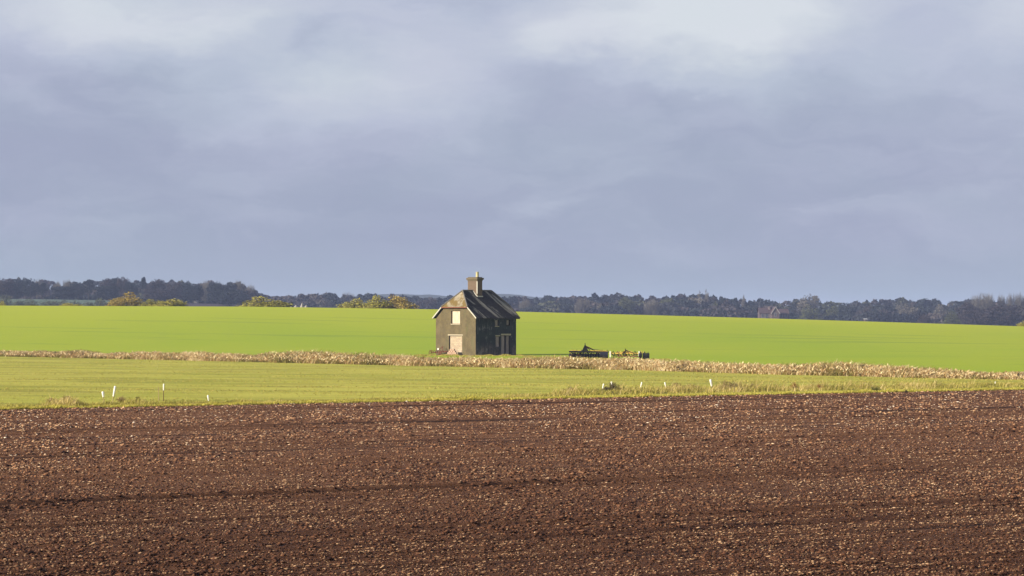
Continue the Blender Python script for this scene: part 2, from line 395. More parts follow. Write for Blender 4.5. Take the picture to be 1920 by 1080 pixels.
def crown(kind, n):
    """unit tree: width 1, height 1; returns leaf centres and a lobe index"""
    L = []
    if kind == 'round':
        L = [((0, 0, .56), .34, 1.05), ((0, 0, .3), .3, .8)]
        for i in range(18):
            a = i*2.4+rng.random(); z = rng.uniform(.25, .82); rr = .36*math.sqrt(max(.05, 1-((z-.5)/.45)**2))
            L.append(((rr*math.cos(a), rr*math.sin(a), z), rng.uniform(.12, .2), .8))
    elif kind == 'pine':
        for i in range(11):
            a = i*2.4; z = .5+.42*i/11; rr = rng.uniform(.08, .36)*(1.15-z*.5)
            L.append(((rr*math.cos(a), rr*math.sin(a), z), rng.uniform(.1, .2), .42))
        L.append(((0, 0, .45), .2, 1.1))
    elif kind == 'poplar':
        for i in range(12):
            z = .1+.84*i/11; L.append(((rng.normal()*.08, rng.normal()*.08, z), .40*math.sin(math.pi*min(.97, (.12+z*.83)))**.7, .32))
    elif kind == 'bushy':
        L = [((0, 0, .3), .38, 1.25), ((.12, .05, .35), .3, 1.2), ((-.1, -.08, .3), .32, 1.2)]
        for i in range(17):
            a = rng.random()*6.28; rr = math.sqrt(rng.random())*.40; z = rng.uniform(.12, .78)*(1-(rr/.52)**2)+.06
            L.append(((rr*math.cos(a), rr*math.sin(a), z), rng.uniform(.12, .2), 1.1))
    return lobes_points(L, n)
TRUNK = plain('bark', (.05, .042, .035), .3, 2)
def leafmat(name, a, b): return tintmat(name, [(0, (*a, 1)), (1, (*b, 1))], .9, .15)
LM = {  # dark and brown: cloud shadow on the woods is put into the low albedo
 'dark': leafmat('evergreen_foliage', (.012, .018, .022), (.022, .028, .028)),
 'brown': leafmat('autumn_brown_foliage', (.034, .027, .030), (.054, .042, .040)),
 'grey': leafmat('bare_twigs', (.085, .078, .065), (.165, .145, .115)),
 'olive': leafmat('olive_foliage', (.050, .056, .026), (.090, .092, .042)),
 'yellow': leafmat('yellow_foliage', (.17, .16, .030), (.42, .36, .070)),
 'orange': leafmat('orange_foliage', (.21, .155, .040), (.43, .31, .075)),
 'mid': leafmat('hedge_foliage', (.060, .068, .040), (.105, .110, .060)),
}
def limbs(kind):
    m = MB(); m.tube([(0, 0, -.08), (.01, 0, .2), (.0, .01, .45), (.01, 0, .8)], [.035, .028, .02, .006], 7)
    for i in range(7):
        a = i*2.4; z = .25+.06*i
        m.tube([(0, 0, z), (.12*math.cos(a), .12*math.sin(a), z+.1), (.28*math.cos(a), .28*math.sin(a), z+.2)], [.014, .009, .003], 5)
    return m
def bare_mesh(n=2600):
    """fine twigs radiating outwards as slender slivers"""
    lob = [((0, 0, .5), .42, .95)]+[((.3*math.cos(i*2.4), .3*math.sin(i*2.4), .35+.045*i), .2, .9) for i in range(9)]
    C, k = lobes_points(lob, n)
    D = C-np.array([0, 0, .12]); D /= np.linalg.norm(D, axis=1)[:, None]; D += rng.normal(size=D.shape)*.25
    B = np.cross(D, rng.normal(size=D.shape)); B /= np.linalg.norm(B, axis=1)[:, None]
    Lh = rng.uniform(.04, .09, n)[:, None]; w = .006
    V = np.stack([C-D*Lh-B*w, C-D*Lh+B*w, C+D*Lh+B*w*.3, C+D*Lh-B*w*.3], 1)
    return V.reshape(-1, 3), np.arange(4*n).reshape(n, 4)
PROTO = {}
def proto(kind, colour, var):
    key = (kind, colour, var)
    if key not in PROTO:
        if kind == 'bare': V, Fc = bare_mesh(); tint = rng.random(len(Fc))
        else:
            nn = {'round': 3800, 'pine': 1700, 'poplar': 1500, 'bushy': 3200}[kind]
            C, k = crown(kind, nn); V, Fc = leaf_quads(C, {'round': .020, 'bushy': .02}.get(kind, .024))
            lt = rng.random(40); tint = np.clip(lt[k]*.7+.3*rng.random(len(C)), 0, 1)
        cm = npmesh('crown', V, Fc, tint); cm.materials.append(LM[colour])
        tm = limbs(kind); t = bpy.data.meshes.new('trunk'); t.from_pydata(tm.v, [], tm.f); t.materials.append(TRUNK)
        PROTO[key] = (cm, t)
    return PROTO[key]
def tree(name, px, top, wpx, Y, kind, colour, label, cat='tree', group=None, var=None, base=None, sink=0.0):
    if Y > 700: Y *= 1.6
    if kind == 'round': wpx *= 1.25
    x = at(px, Y); zg = gz(x, Y)-sink if base is None else base
    h = EYE-(top-HY)*Y/F-zg; w = wpx*Y/F
    r = empty(name, (x, Y, zg), random.random()*6.28); r.scale = (w*1.04, w*1.04, h)
    cm, tm = proto(kind, colour, random.randint(0, 2) if var is None else var)
    for nm, me in (('crown', cm), ('trunk', tm)):
        o = bpy.data.objects.new(nm, me); COL.objects.link(o); o.parent = r
    return tag(r, label, cat, group)

G1 = 'trees of the big wood on the left'
LW = [  # left-hand wood: px, top, width, distance, kind, colour, words
 (4, 518, 40, 960, 'round', 'brown', 'brownish tree cut by the left edge of the photo'),
 (32, 519, 36, 965, 'round', 'dark', 'broad dark rounded tree, first full crown from the left edge'),
 (57, 518.5, 30, 955, 'round', 'dark', 'tall dark blue-grey tree with rounded dome, second full crown from the left edge'),
 (78, 528, 34, 945, 'pine', 'dark', 'lower dark tree sloping down right of the tall rounded dome'),
 (70, 521, 16, 985, 'bare', 'grey', 'faint pale twiggy tree behind the sloping dark tree'),
 (108, 525, 16, 985, 'bare', 'grey', 'small pale bare tree seen through the dip in the left wood'),
 (129, 521, 22, 980, 'bare', 'grey', 'pale grey bare tree just left of the flat-topped pine'),
 (146, 526, 24, 955, 'round', 'dark', 'dark bushy tree tucked against the pale grey bare tree'),
 (166, 521.5, 36, 950, 'pine', 'dark', 'dark flat-topped pine with ragged spreading boughs'),
 (203, 518, 26, 965, 'round', 'brown', 'purplish brown tree with a rounded top beside the dark knob of twin crowns'),
 (215, 517, 16, 970, 'round', 'dark', 'dark knobbly crown left of the broad purplish top'),
 (231, 516.5, 22, 965, 'round', 'brown', 'purplish tree at the highest point of the left wood'),
 (245, 523, 22, 955, 'round', 'dark', 'dark small-headed tree below the highest purplish tree'),
 (269, 517.5, 17, 960, 'pine', 'dark', 'lone dark pine with star-like spiky top above the left wood'),
 (294, 519.5, 36, 965, 'round', 'brown', 'wide reddish grey tree right of the spiky-topped pine'),
 (328, 525, 26, 960, 'round', 'brown', 'grey brown tree with a low dome halfway to the wood end'),
 (345, 524.5, 22, 970, 'round', 'dark', 'dark rounded tree behind the grey brown low dome'),
 (362, 529, 32, 945, 'round', 'dark', 'dark blue-green evergreen with broad head above the long hedge'),
 (385, 522.5, 26, 985, 'bare', 'grey', 'pale hazy bare tree rising behind the broad evergreen'),
 (408, 524, 34, 960, 'round', 'dark', 'dark rounded tree between two pale hazy bare trees'),
 (430, 526, 26, 965, 'round', 'dark', 'dark sloping tree left of the last large bare tree'),
 (447, 522, 30, 985, 'bare', 'grey', 'large pale bare tree with a domed top near the wood end'),
 (468, 530, 22, 970, 'bare', 'grey', 'grey bare tree forming the right-hand end of the left wood'),
 (462, 541, 32, 955, 'round', 'brown', 'reddish brown tree under the last bare tree of the wood'),
 (200, 533, 44, 940, 'round', 'dark', 'very dark broad oak below the twin knobbly crowns'),
 (120, 534, 44, 940, 'round', 'dark', 'dark wide tree below the dip between two pale bare trees'),
 (300, 537, 52, 938, 'round', 'brown', 'big brownish dome in front of the middle of the wood'),
 (430, 538, 60, 938, 'round', 'dark', 'wide dark mass of evergreen beside the reddish brown tree'),
]
for a in LW: tree({'pine': 'pine_tree', 'bare': 'bare_tree'}.get(a[4], 'broadleaf_tree'), *a[:6], a[6], group=G1)
# small hedgerow trees below the wood
HT = [(60, 556, 34, 748, 'low grey hedge tree between its two taller neighbours at far left'), (112, 557, 32, 749, 'squat grey hedge tree before the dip of the left wood'), (140, 555, 34, 752, 'grey hedge tree above the low yellow-green bush'), (216, 556, 40, 748, 'low grey hedge tree behind the left shoulder of the orange tree'), (2, 548, 36, 760, 'grey-green hedge tree at the left edge below the wood'), (35, 552, 30, 755, 'grey-green hedge tree in front of the pale teal field'),
      (92, 553, 38, 752, 'low grey hedge tree standing between two strips of pale teal field'), (165, 556, 26, 750, 'small grey hedge tree left of the long olive shrub'),
      (190, 552, 34, 750, 'rounded grey hedge tree left of the orange tree')]
for px, top, w, Y, lab in HT: tree('hedge_tree', px, top, w*1.35, Y, 'bushy', 'mid', lab, group='small hedgerow trees')
# sunlit bushes on the brow
BB = [(4, 564, 20, 640, 'bushy', 'yellow', 'sliver of yellow bush at the left edge on the field brow'),
      (62, 568, 30, 642, 'bushy', 'mid', 'low grey-green bush just showing above the brow'),
      (133, 566, 42, 640, 'bushy', 'yellow', 'low yellow-green bush on the brow left of the orange tree'),
      (238, 547, 62, 640, 'bushy', 'orange', 'domed orange-yellow autumn tree on the brow of the green field'),
      (284, 560, 40, 636, 'bushy', 'yellow', 'small yellow-green bush touching the right of the orange tree'),
      (318, 557, 62, 634, 'bushy', 'yellow', 'wide yellow-green bush right of the orange tree'),
      (494, 554, 88, 640, 'bushy', 'yellow', 'broad tawny green bush on the brow below the wood end'),
      (540, 563, 24, 644, 'bushy', 'mid', 'small dull green bush at the right foot of the broad tawny bush'),
      (663, 558, 62, 640, 'bushy', 'yellow', 'tapering yellow-green bush left of the tall golden pair'),
      (706, 552, 52, 638, 'bushy', 'yellow', 'golden green bush standing in the middle of the brow clump'),
      (748, 552, 62, 640, 'bushy', 'orange', 'golden brown bush at the right end of the brow clump'),
      (1918, 600, 22, 612, 'bushy', 'yellow', 'yellow bush cut by the right edge of the photo')]
for px, top, w, Y, k, c, lab in BB: tree('autumn_bush', px, top-.6, w*1.22, Y, k, c, lab, 'bush', group='sunlit bushes on the brow', sink=.4)
# distinctive trees right of the wood
RT = [(652, 544, 26, 1250, 'bare', 'grey', 'pale pointed bare tree on the skyline above the yellow bushes'),
      (688, 547, 22, 1200, 'round', 'dark', 'dark round-topped tree right of the pale pointed tree'),
      (612, 548, 24, 1220, 'round', 'dark', 'dark dome standing up from the low woodland left of the pale pointed tree'),
      (588, 550, 22, 1220, 'round', 'dark', 'smaller dark dome in the low woodland right of the tawny bush'),
      (545, 552, 26, 1200, 'round', 'dark', 'low dark dome just above the tawny bush'),
      (1250, 556, 34, 1080, 'round', 'olive', 'pale olive tree in the wood left of the dark pines'),
      (1292, 551, 16, 1100, 'pine', 'dark', 'dark spiky pine left of the two tall poplars'),
      (1311, 545, 11, 1090, 'poplar', 'grey', 'slender grey poplar, left one of the tall pair'),
      (1325, 542.5, 13, 1090, 'poplar', 'grey', 'tallest slender poplar, right one of the pair'),
      (1306, 553, 30, 1070, 'round', 'grey', 'pale brownish tree at the foot of the poplar pair'),
      (1332, 553, 22, 1075, 'round', 'brown', 'brownish tree right below the tallest poplar'),
      (1355, 553, 24, 1090, 'pine', 'dark', 'dark ragged pine right of the poplar pair'),
      (1378, 556, 20, 1090, 'pine', 'dark', 'dark pine left of the single narrow poplar'),
      (1394, 552, 9, 1080, 'poplar', 'grey', 'single narrow poplar left of the red brick farmhouse'),
      (1408, 561, 24, 1080, 'round', 'dark', 'dark rounded tree between narrow poplar and farmhouse'),
      (1434, 560, 22, 1090, 'pine', 'dark', 'dark ragged tree behind the farmhouse chimney'),
      (1447, 562, 18, 1090, 'round', 'dark', 'dark tree directly above the farmhouse gable'),
      (1462, 565, 6, 1100, 'poplar', 'grey', 'tiny pointed conifer right of the farmhouse gable'),
      (1490, 558, 34, 1080, 'round', 'dark', 'dark dome left of the pale round willow'),
      (1516, 547, 36, 1060, 'round', 'grey', 'pale round willow standing above the dark woods right of the farmhouse'),
      (1520, 566, 54, 1000, 'bushy', 'olive', 'greenish grey broad tree beneath the pale round willow'),
      (1620, 566, 44, 1000, 'bushy', 'brown', 'brownish grey tree in the middle of the right woods'),
      (1732, 582, 32, 880, 'bushy', 'brown', 'low tawny tree before the right woods left of the grey-green one'),
      (1785, 579, 36, 880, 'bushy', 'olive', 'low grey-green tree with pale crown right of the tawny one'),
      (1844, 544, 46, 1000, 'bare', 'grey', 'big pale bare tree with domed crown high on the right skyline'),
      (1878, 547, 16, 1000, 'bare', 'grey', 'narrow pale bare tree right of the big domed bare tree'),
      (1893, 545, 16, 1000, 'bare', 'grey', 'tall thin bare tree, second in the row right of the big dome'),
      (1912, 543, 26, 1000, 'bare', 'grey', 'pale bare tree at the end of the row by the right edge'),
      (1816, 562, 40, 960, 'round', 'brown', 'brown tree at the left foot of the big pale domed tree'),
      (1880, 567, 70, 900, 'round', 'brown', 'large pale grey-brown tree low on the far right'),
      (1830, 575, 44, 905, 'round', 'brown', 'brown grey tree left of the large low tree on the far right'),
      (1065, 554, 34, 1150, 'round', 'dark', 'dark domed tree in the wood right of the cottage'),
      (1030, 556, 26, 1150, 'round', 'dark', 'small dark dome above the wood nearest the cottage on the right'),
      (1145, 552.5, 44, 1150, 'round', 'dark', 'broad dark dome midway between the cottage and the poplars'),
      (1100, 560, 46, 1090, 'round', 'brown', 'purplish tree in the wood above the left end of the harrow'),
      (1190, 556, 40, 1120, 'round', 'dark', 'dark green tree above the right end of the cultivator'),
      (1677, 560, 22, 1200, 'pine', 'dark', 'dark pine poking above the right-hand ridge'),
      (1600, 563, 40, 1150, 'round', 'dark', 'dark dome on the ridge right of the pale round willow')]
for px, top, w, k, c, lab in [(985, 558, 26, 'bare', 'grey', 'faint pale bare crown just right of the cottage roof on the skyline'), (1092, 556, 30, 'bare', 'grey', 'pale bare crown above the left end of the harrow'),
    (1172, 555, 30, 'round', 'olive', 'olive crown in the wood between the harrow and the poplars'), (1222, 557, 34, 'bare', 'grey', 'pale bare crown left of the olive tree near the poplars'),
    (1345, 561, 30, 'bushy', 'olive', 'greenish low tree below the ragged pine right of the poplars'), (1560, 567, 44, 'bushy', 'olive', 'olive grey tree right of the pale round willow'),
    (1655, 570, 46, 'bushy', 'brown', 'brown low crown in the middle of the right woods'), (1700, 566, 40, 'round', 'grey', 'grey crown under the right-hand ridge'),
    (1765, 568, 44, 'bushy', 'grey', 'soft grey-brown crown behind the low grey-green tree'), (615, 556, 40, 'bushy', 'brown', 'brownish low crown between the white heaps and the yellow bushes'),
    (800, 558, 36, 'round', 'brown', 'brown crown right of the brow clump near the cottage')]:
    RT.append((px, top, w, 1010, k, c, lab))
NM = {'pine': 'pine_tree', 'bare': 'bare_tree', 'poplar': 'poplar_tree', 'bushy': 'broadleaf_tree', 'round': 'broadleaf_tree'}
for px, top, w, Y, k, c, lab in RT: tree(NM[k], px, top, w, Y, k, c, lab, group='trees of the woods beyond the field')

# the closed mass of woodland behind and between them
SKX = [-200, 0, 60, 110, 200, 300, 400, 450, 480, 500, 560, 640, 700, 780, 830, 960, 1060, 1150, 1230, 1300, 1360, 1420, 1480, 1560, 1680, 1790, 1850, 1920, 2120]
SKY = [526, 524, 525, 534, 524, 527, 530, 532, 546, 555, 554, 552, 553, 557, 557, 558, 556, 554, 556, 553, 556, 565, 563, 566, 562, 564, 566, 566, 565]
def wood(name, rows, mat_, label, dY, wd):
    Vs, Fs, Ts = [], [], []; nb = 0
    for (Y, step, drop, size) in rows:
        px = -220
        while px < 2140:
            px += step*random.uniform(.6, 1.3)
            if not (wd[0] <= px <= wd[1]): continue
            top = np.interp(px, SKX, SKY)+drop+random.uniform(-2.5, 4.5)
            x = at(px, Y); yy = Y+random.uniform(-35, 35); zg = gz(x, yy)-.5; w = step*random.uniform(.8, 2.5)*Y/F; h = EYE-(top-HY)*yy/F-zg
            nn = int(1000+h*14); D = rng.normal(size=(nn, 3)); D /= np.linalg.norm(D, axis=1)[:, None]
            bump = 1+.13*np.sin(D[:, 0]*7+px)*np.sin(D[:, 2]*8+px*.7)+.045*rng.normal(size=nn)
            C = np.stack([D[:, 0]*w*.55*bump+x, D[:, 1]*w*.55*bump+yy, (.5+.5*D[:, 2]*bump)*h+zg], -1)
            V, Fc = leaf_quads(C, size); Vs.append(V); Fs.append(Fc+nb); nb += len(V)
            Ts.append(np.clip(random.random()*.92+.08*rng.random(nn), 0, 1))
    o = link(name, npmesh(name, np.concatenate(Vs), np.concatenate(Fs), np.concatenate(Ts)), mat_)
    return tag(o, label, 'woodland', kind='stuff')
WOODM = tintmat('woodland_foliage', [(0, (.013, .018, .022, 1)), (.35, (.022, .027, .026, 1)), (.6, (.033, .028, .034, 1)), (.8, (.060, .048, .044, 1)), (.9, (.050, .056, .032, 1)), (1, (.095, .082, .062, 1))], .9)  # cloud shadow over the far wood is painted into these dark tones
wood('woodland', [(1860, 22, 1, .8), (1690, 30, 12, .8), (1620, 34, 22, .75)], WOODM, 'dark mass of far woodland filling the skyline beyond the green field', 0, (-220, 2140))

# distant wooded hills, fading in the haze
def hill(name, x0, x1, Y, pts, m):
    xs = np.linspace(x0, x1, 60); px = xs; top = np.interp(px, *zip(*pts))
    ts = np.linspace(-1, 1, 9); V = []
    for t in ts:
        for p, tp in zip(px, top):
            x = at(p, Y); z0 = -12; zt = EYE-(tp-HY)*Y/F
            V.append((x, Y+t*300, z0+(zt-z0)*(1-t*t)**.7+random.uniform(-.6, .6)*(1-t*t)))
    n = 60; i = np.arange(8)[:, None]*n+np.arange(59)[None]
    return tag(link(name, npmesh(name, V, np.stack([i, i+1, i+n+1, i+n], -1).reshape(-1, 4), smooth=True), m), kind='structure')
HILL = plain('hill_woods', (.035, .045, .035), .4, .02)
hill('hills', 500, 1500, 3600, [(500, 584), (620, 560), (700, 552), (760, 551), (800, 552.5), (860, 557), (915, 551.5), (950, 551.5), (1010, 557), (1100, 561), (1200, 570), (1500, 590)], HILL)

# ------------------------------------------------------------------ the derelict cottage
def render_fn(base, dark, moss):
    def fn(t, g, o):
        n1 = t.noise(o, 1.1, 6, .7); n2 = t.noise(o, 7, 5, .7); n3 = t.noise(t.scale(o, (1, 1, .18)), 2.2, 4, .6)
        c = t.mix(t.rng(n1, .35, .7), base, dark)
        c = t.mix(t.math('MULTIPLY', t.rng(n3, .5, .72), .5), c, moss)
        c = t.mix(t.math('MULTIPLY', t.rng(n2, .5, .8), .35), c, tuple(x*1.5 for x in base[:3])+(1,))
        return c, (n2, .5, .03)
    return fn
GABLE = mat('weathered_render', render_fn((.122, .092, .046, 1), (.078, .058, .030, 1), (.080, .082, .034, 1)), .9)
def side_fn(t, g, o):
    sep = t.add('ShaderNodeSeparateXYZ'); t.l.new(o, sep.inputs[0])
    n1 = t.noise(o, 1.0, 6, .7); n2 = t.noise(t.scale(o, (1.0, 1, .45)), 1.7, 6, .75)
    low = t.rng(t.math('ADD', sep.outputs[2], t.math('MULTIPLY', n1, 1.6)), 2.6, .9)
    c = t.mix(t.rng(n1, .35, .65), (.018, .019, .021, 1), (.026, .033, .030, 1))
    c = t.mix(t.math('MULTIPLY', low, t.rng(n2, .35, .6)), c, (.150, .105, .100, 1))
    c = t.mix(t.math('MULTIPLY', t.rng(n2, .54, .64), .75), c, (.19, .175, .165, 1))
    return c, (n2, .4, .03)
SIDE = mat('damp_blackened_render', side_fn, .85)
def board_fn(base, dark, sc):
    def fn(t, g, o):
        n = t.noise(t.scale(o, (1, 1, .35)), sc, 5, .7)
        return t.mix(t.rng(n, .35, .7), base, dark), (n, .3, .01)
    return fn
BOARD = mat('pale_boarding', board_fn((.52, .44, .31, 1), (.40, .32, .22, 1), 4), .8)
def infill_fn(t, g, o):
    b = t.add('ShaderNodeTexBrick', i_Scale=1.0); sep = t.add('ShaderNodeSeparateXYZ'); t.l.new(o, sep.inputs[0])
    v = t.add('ShaderNodeCombineXYZ'); t.l.new(sep.outputs[1], v.inputs[0]); t.l.new(sep.outputs[2], v.inputs[1]); t.l.new(v.outputs[0], b.inputs['Vector'])
    b.inputs['Color1'].default_value = (.30, .215, .14, 1); b.inputs['Color2'].default_value = (.40, .31, .20, 1); b.inputs['Mortar'].default_value = (.24, .20, .15, 1)
    b.inputs['Brick Width'].default_value = .44; b.inputs['Row Height'].default_value = .22; b.inputs['Mortar Size'].default_value = .02
    n = t.noise(o, 3, 4, .6)
    return t.mix(t.math('MULTIPLY', t.rng(n, .45, .7), .5), b.outputs[0], (.40, .33, .25, 1)), (b.outputs['Fac'], -.4, .02)
INFILL = mat('block_infill', infill_fn, .9)
BOARDG = mat('grey_boarding', board_fn((.33, .26, .245, 1), (.20, .155, .15, 1), 3), .85)
REVEAL = plain('dark_reveal', (.035, .027, .02), .3, 4)
RUST = plain('rusty_iron', (.15, .05, .03), .5, 8)
PALE = plain('pale_stone', (.36, .30, .21), .3, 5)
def tiles(base, dark, lichen, lo, hi, amount, c2=None):
    def fn(t, g, o):
        sep = t.add('ShaderNodeSeparateXYZ'); t.l.new(o, sep.inputs[0])
        b = t.add('ShaderNodeTexBrick', i_Scale=1.0)
        v = t.add('ShaderNodeCombineXYZ'); t.put(t.math('ADD', sep.outputs[0], sep.outputs[1]), v.inputs[0]); t.put(t.math('MULTIPLY', sep.outputs[2], 1.45), v.inputs[1])
        t.l.new(v.outputs[0], b.inputs['Vector'])
        b.inputs['Color1'].default_value = base; b.inputs['Color2'].default_value = dark; b.inputs['Mortar'].default_value = tuple(x*.4 for x in dark[:3])+(1,)
        b.inputs['Brick Width'].default_value = .28; b.inputs['Row Height'].default_value = .2; b.inputs['Mortar Size'].default_value = .012
        sk = t.add('ShaderNodeCombineXYZ'); t.put(t.math('ADD', sep.outputs[0], t.math('MULTIPLY', sep.outputs[2], .62)), sk.inputs[0]); t.put(t.math('MULTIPLY', sep.outputs[2], .3), sk.inputs[1])
        n = t.noise(sk.outputs[0], 0.8, 6, .7, dist=.5)
        c = t.mix(t.math('MULTIPLY', t.rng(n, lo, hi), amount), b.outputs[0], lichen)
        if c2: c = t.mix(t.rng(t.noise(o, .8, 4, .6), .46, .56), c, c2)
        return c, (b.outputs['Fac'], -.5, .03)
    return fn
ROOF = mat('mossy_dark_tiles', tiles((.034, .031, .030, 1), (.018, .016, .016, 1), (.34, .31, .25, 1), .51, .60, .62), .97, .05)
HIP = mat('lichened_tiles', tiles((.25, .20, .13, 1), (.19, .15, .09, 1), (.36, .30, .21, 1), .45, .6, .7, (.13, .085, .025, 1)), .85)
BRICK = plain('sooty_brick', (.125, .085, .055), .45, 6)
BRICKC = plain('capping_brick', (.12, .09, .052), .5, 7)
CLAYP = plain('buff_clay', (.42, .36, .19), .25, 6)
LEAD = plain('pale_mortar', (.42, .39, .32), .2, 6)

HL, HW, HZ = 7.25, 7.35, 4.7
CY = ybase(667.0); CXp = at(892, CY)
house = empty('derelict_cottage', (CXp, CY, -.02), math.radians(45))
tag(house, 'derelict two-storey cottage with boarded openings standing alone at the field edge', 'house')
def hwid(z): return HW/2 if z <= HZ else HW/2-(z-HZ)/.868
def wall(face, halfw, bands, openings, mapf, depth, m_wall, name):
    """face of bands split round openings (u0,u1,z0,z1); mapf(u, d, z) -> local point, d = depth into the wall"""
    w = MB()
    zs = sorted(set(bands+[q for o in openings for q in o[2:4]]))
    for z0, z1 in zip(zs, zs[1:]):
        l0, r0 = halfw(z0); l1, r1 = halfw(z1)
        cuts = sorted((o[0], o[1]) for o in openings if o[2] <= z0+1e-6 and o[3] >= z1-1e-6)
        edges = [(l0, l1)]
        for a, b in cuts: edges += [(a, a), (b, b)]
        edges.append((r0, r1))
        for i in range(0, len(edges), 2):
            (a0, a1), (b0, b1) = edges[i], edges[i+1]
            w.poly([mapf(a0, 0, z0), mapf(b0, 0, z0), mapf(b1, 0, z1), mapf(a1, 0, z1)])
    o = w.build(name, m_wall, house)
    for u0, u1, z0, z1 in openings:
        rv = MB()
        for (a, b) in (((u0, z0), (u0, z1)), ((u1, z1), (u1, z0)), ((u0, z1), (u1, z1)), ((u1, z0), (u0, z0))):
            rv.poly([mapf(a[0], 0, a[1]), mapf(a[0], depth, a[1]), mapf(b[0], depth, b[1]), mapf(b[0], 0, b[1])])
        rv.build('reveal', REVEAL, o)
    return o
gm = lambda u, d, z: (d, HW-u, z)            # gable, u from the far left corner to the near corner
sm_ = lambda u, d, z: (u, d, z)              # long side
GO = [(2.87, 4.47, 4.06, 5.72), (2.45, 4.85, .0, 2.55)]
SO = [(3.45, 4.1, 3.78, 4.55), (5.5, 6.1, 3.85, 4.55), (3.55, 4.3, 1.1, 2.45), (4.55, 5.3, 0, 2.58), (5.42, 6.12, 0, 2.5)]
gw = wall(None, lambda z: (HW/2-hwid(z), HW/2+hwid(z)), [0, HZ, 6.25], GO, gm, .24, GABLE, 'wall')
gw['label'] = 'sunlit grey-brown rendered gable wall'
sw = wall(None, lambda z: (0, HL), [0, 4.85], SO, sm_, .24, SIDE, 'wall')
sw['label'] = 'shaded blackened side wall'
b = MB(); b.poly([(HL, 0, 0), (HL, HW, 0), (HL, HW, HZ), (HL, HW/2+hwid(6.25), 6.25), (HL, HW/2-hwid(6.25), 6.25), (HL, 0, HZ)])
b.poly([(0, HW, 0), (0, HW, 4.7), (HL, HW, 4.7), (HL, HW, 0)])
b.build('wall', GABLE, house)
def board(op, mapf, m, name, lab=None, planks=0, d=.17):
    u0, u1, z0, z1 = op; q = MB()
    n = max(1, planks); wd = (u1-u0-.06)/n
    for i in range(n):
        a = u0+.03+wd*i+.004; c = a+wd-.008; dd = d-.012*(i % 2)
        P = [mapf(x, y, z) for z in (z0+.03, z1-.04) for y in (dd, dd+.03) for x in (a, c)]
        q.add(P, [(0, 2, 3, 1), (4, 5, 7, 6), (0, 1, 5, 4), (2, 6, 7, 3), (0, 4, 6, 2), (1, 3, 7, 5)])
    o = q.build(name, m, house)
    if lab: o['label'] = lab
    return o
board(GO[0], gm, BOARD, 'boarded_window', 'upper gable window closed with a cream board', 2)
board(GO[1], gm, INFILL, 'blocked_doorway', 'wide ground-floor opening filled with pinkish blocks', 1)
board(SO[0], sm_, BOARDG, 'boarded_window', 'small upper side window under the eaves, left one')
board(SO[1], sm_, BOARDG, 'boarded_window', 'small upper side window under the eaves, right one')
board(SO[2], sm_, BOARDG, 'boarded_window', 'boarded ground-floor side window left of the doors', 2)
board(SO[3], sm_, BOARDG, 'boarded_door', 'left boarded door', 3)
board(SO[4], sm_, BOARDG, 'boarded_door', 'right boarded door', 3)
def trim(u0, u1, z0, z1, mapf, name, m, out=.05):
    q = MB(); P = [mapf(x, y, z) for z in (z0, z1) for y in (-out, .06) for x in (u0, u1)]
    q.add(P, [(0, 2, 3, 1), (4, 5, 7, 6), (0, 1, 5, 4), (2, 6, 7, 3), (0, 4, 6, 2), (1, 3, 7, 5)]); return q.build(name, m, house, bevel=.01)
trim(2.25, 5.0, 2.552, 2.70, gm, 'lintel', PALE, .03)
trim(2.80, 4.54, 3.95, 4.058, gm, 'window_sill', PALE, .07)
trim(3.40, 4.15, 3.68, 3.778, sm_, 'window_sill', PALE, .06)
trim(5.45, 6.15, 3.76, 3.848, sm_, 'window_sill', REVEAL, .05)
trim(3.50, 4.35, 2.452, 2.60, sm_, 'lintel', PALE, .02)
trim(4.50, 5.36, 2.582, 2.78, sm_, 'lintel', PALE, .03)
trim(5.38, 6.3, 2.552, 2.78, sm_, 'lintel', PALE, .02)
# roof: two main slopes and two half hips, each a slab
SL = .868; ZR = 8.3; YM = HW/2
def zr(y): return ZR-abs(y-YM)*SL
def slab(pts, th):
    n = len(pts); q = MB(); lo = [(x, y, z-th) for x, y, z in pts]
    return q.add(list(pts)+lo, [tuple(range(n)), tuple(range(n, 2*n))[::-1]]+[(i, n+i, n+(i+1) % n, (i+1) % n) for i in range(n)])
XA, XB = -.25, HL+.32; R1, R2 = 1.25, HL-.85; HZZ = 6.22; dy = (ZR-HZZ)/SL; EO = -.32; EZ = zr(EO)
near = [(XA, EO, EZ), (XB, EO, EZ), (XB, YM-dy, HZZ), (R2, YM, ZR), (R1, YM, ZR), (XA, YM-dy, HZZ)]
far = [(x, 2*YM-y, z) for x, y, z in near][::-1]
r1 = slab(near, .11).build('roof', ROOF, house); r1['label'] = 'dark tiled slope streaked with grey lichen'
slab(far, .11).build('roof', ROOF, house)
h1 = slab([(XA, YM+dy, HZZ), (XA, YM-dy, HZZ), (R1, YM, ZR)], .11).build('half_hip', HIP, house); h1['label'] = 'pale lichened front half hip'
slab([(XB, YM-dy, HZZ), (XB, YM+dy, HZZ), (R2, YM, ZR)], .11).build('half_hip', ROOF, house)
up = .035
rt = MB()
for a, c in (((R1, YM, ZR), (R2, YM, ZR)), ((XA, YM-dy, HZZ), (R1, YM, ZR)), ((XA, YM+dy, HZZ), (R1, YM, ZR)), ((XB, YM-dy, HZZ), (R2, YM, ZR)), ((XB, YM+dy, HZZ), (R2, YM, ZR))):
    a = Vector(a)+Vector((0, 0, up)); c = Vector(c)+Vector((0, 0, up)); L = (c-a).length; k = max(2, int(L/.42))
    for i in range(k): rt.tube([a.lerp(c, i/k), a.lerp(c, (i+.96)/k)], [.10, .088], 8)
rt.build('ridge_tile', plain('ridge_clay', (.13, .115, .095), .4, 4), house)
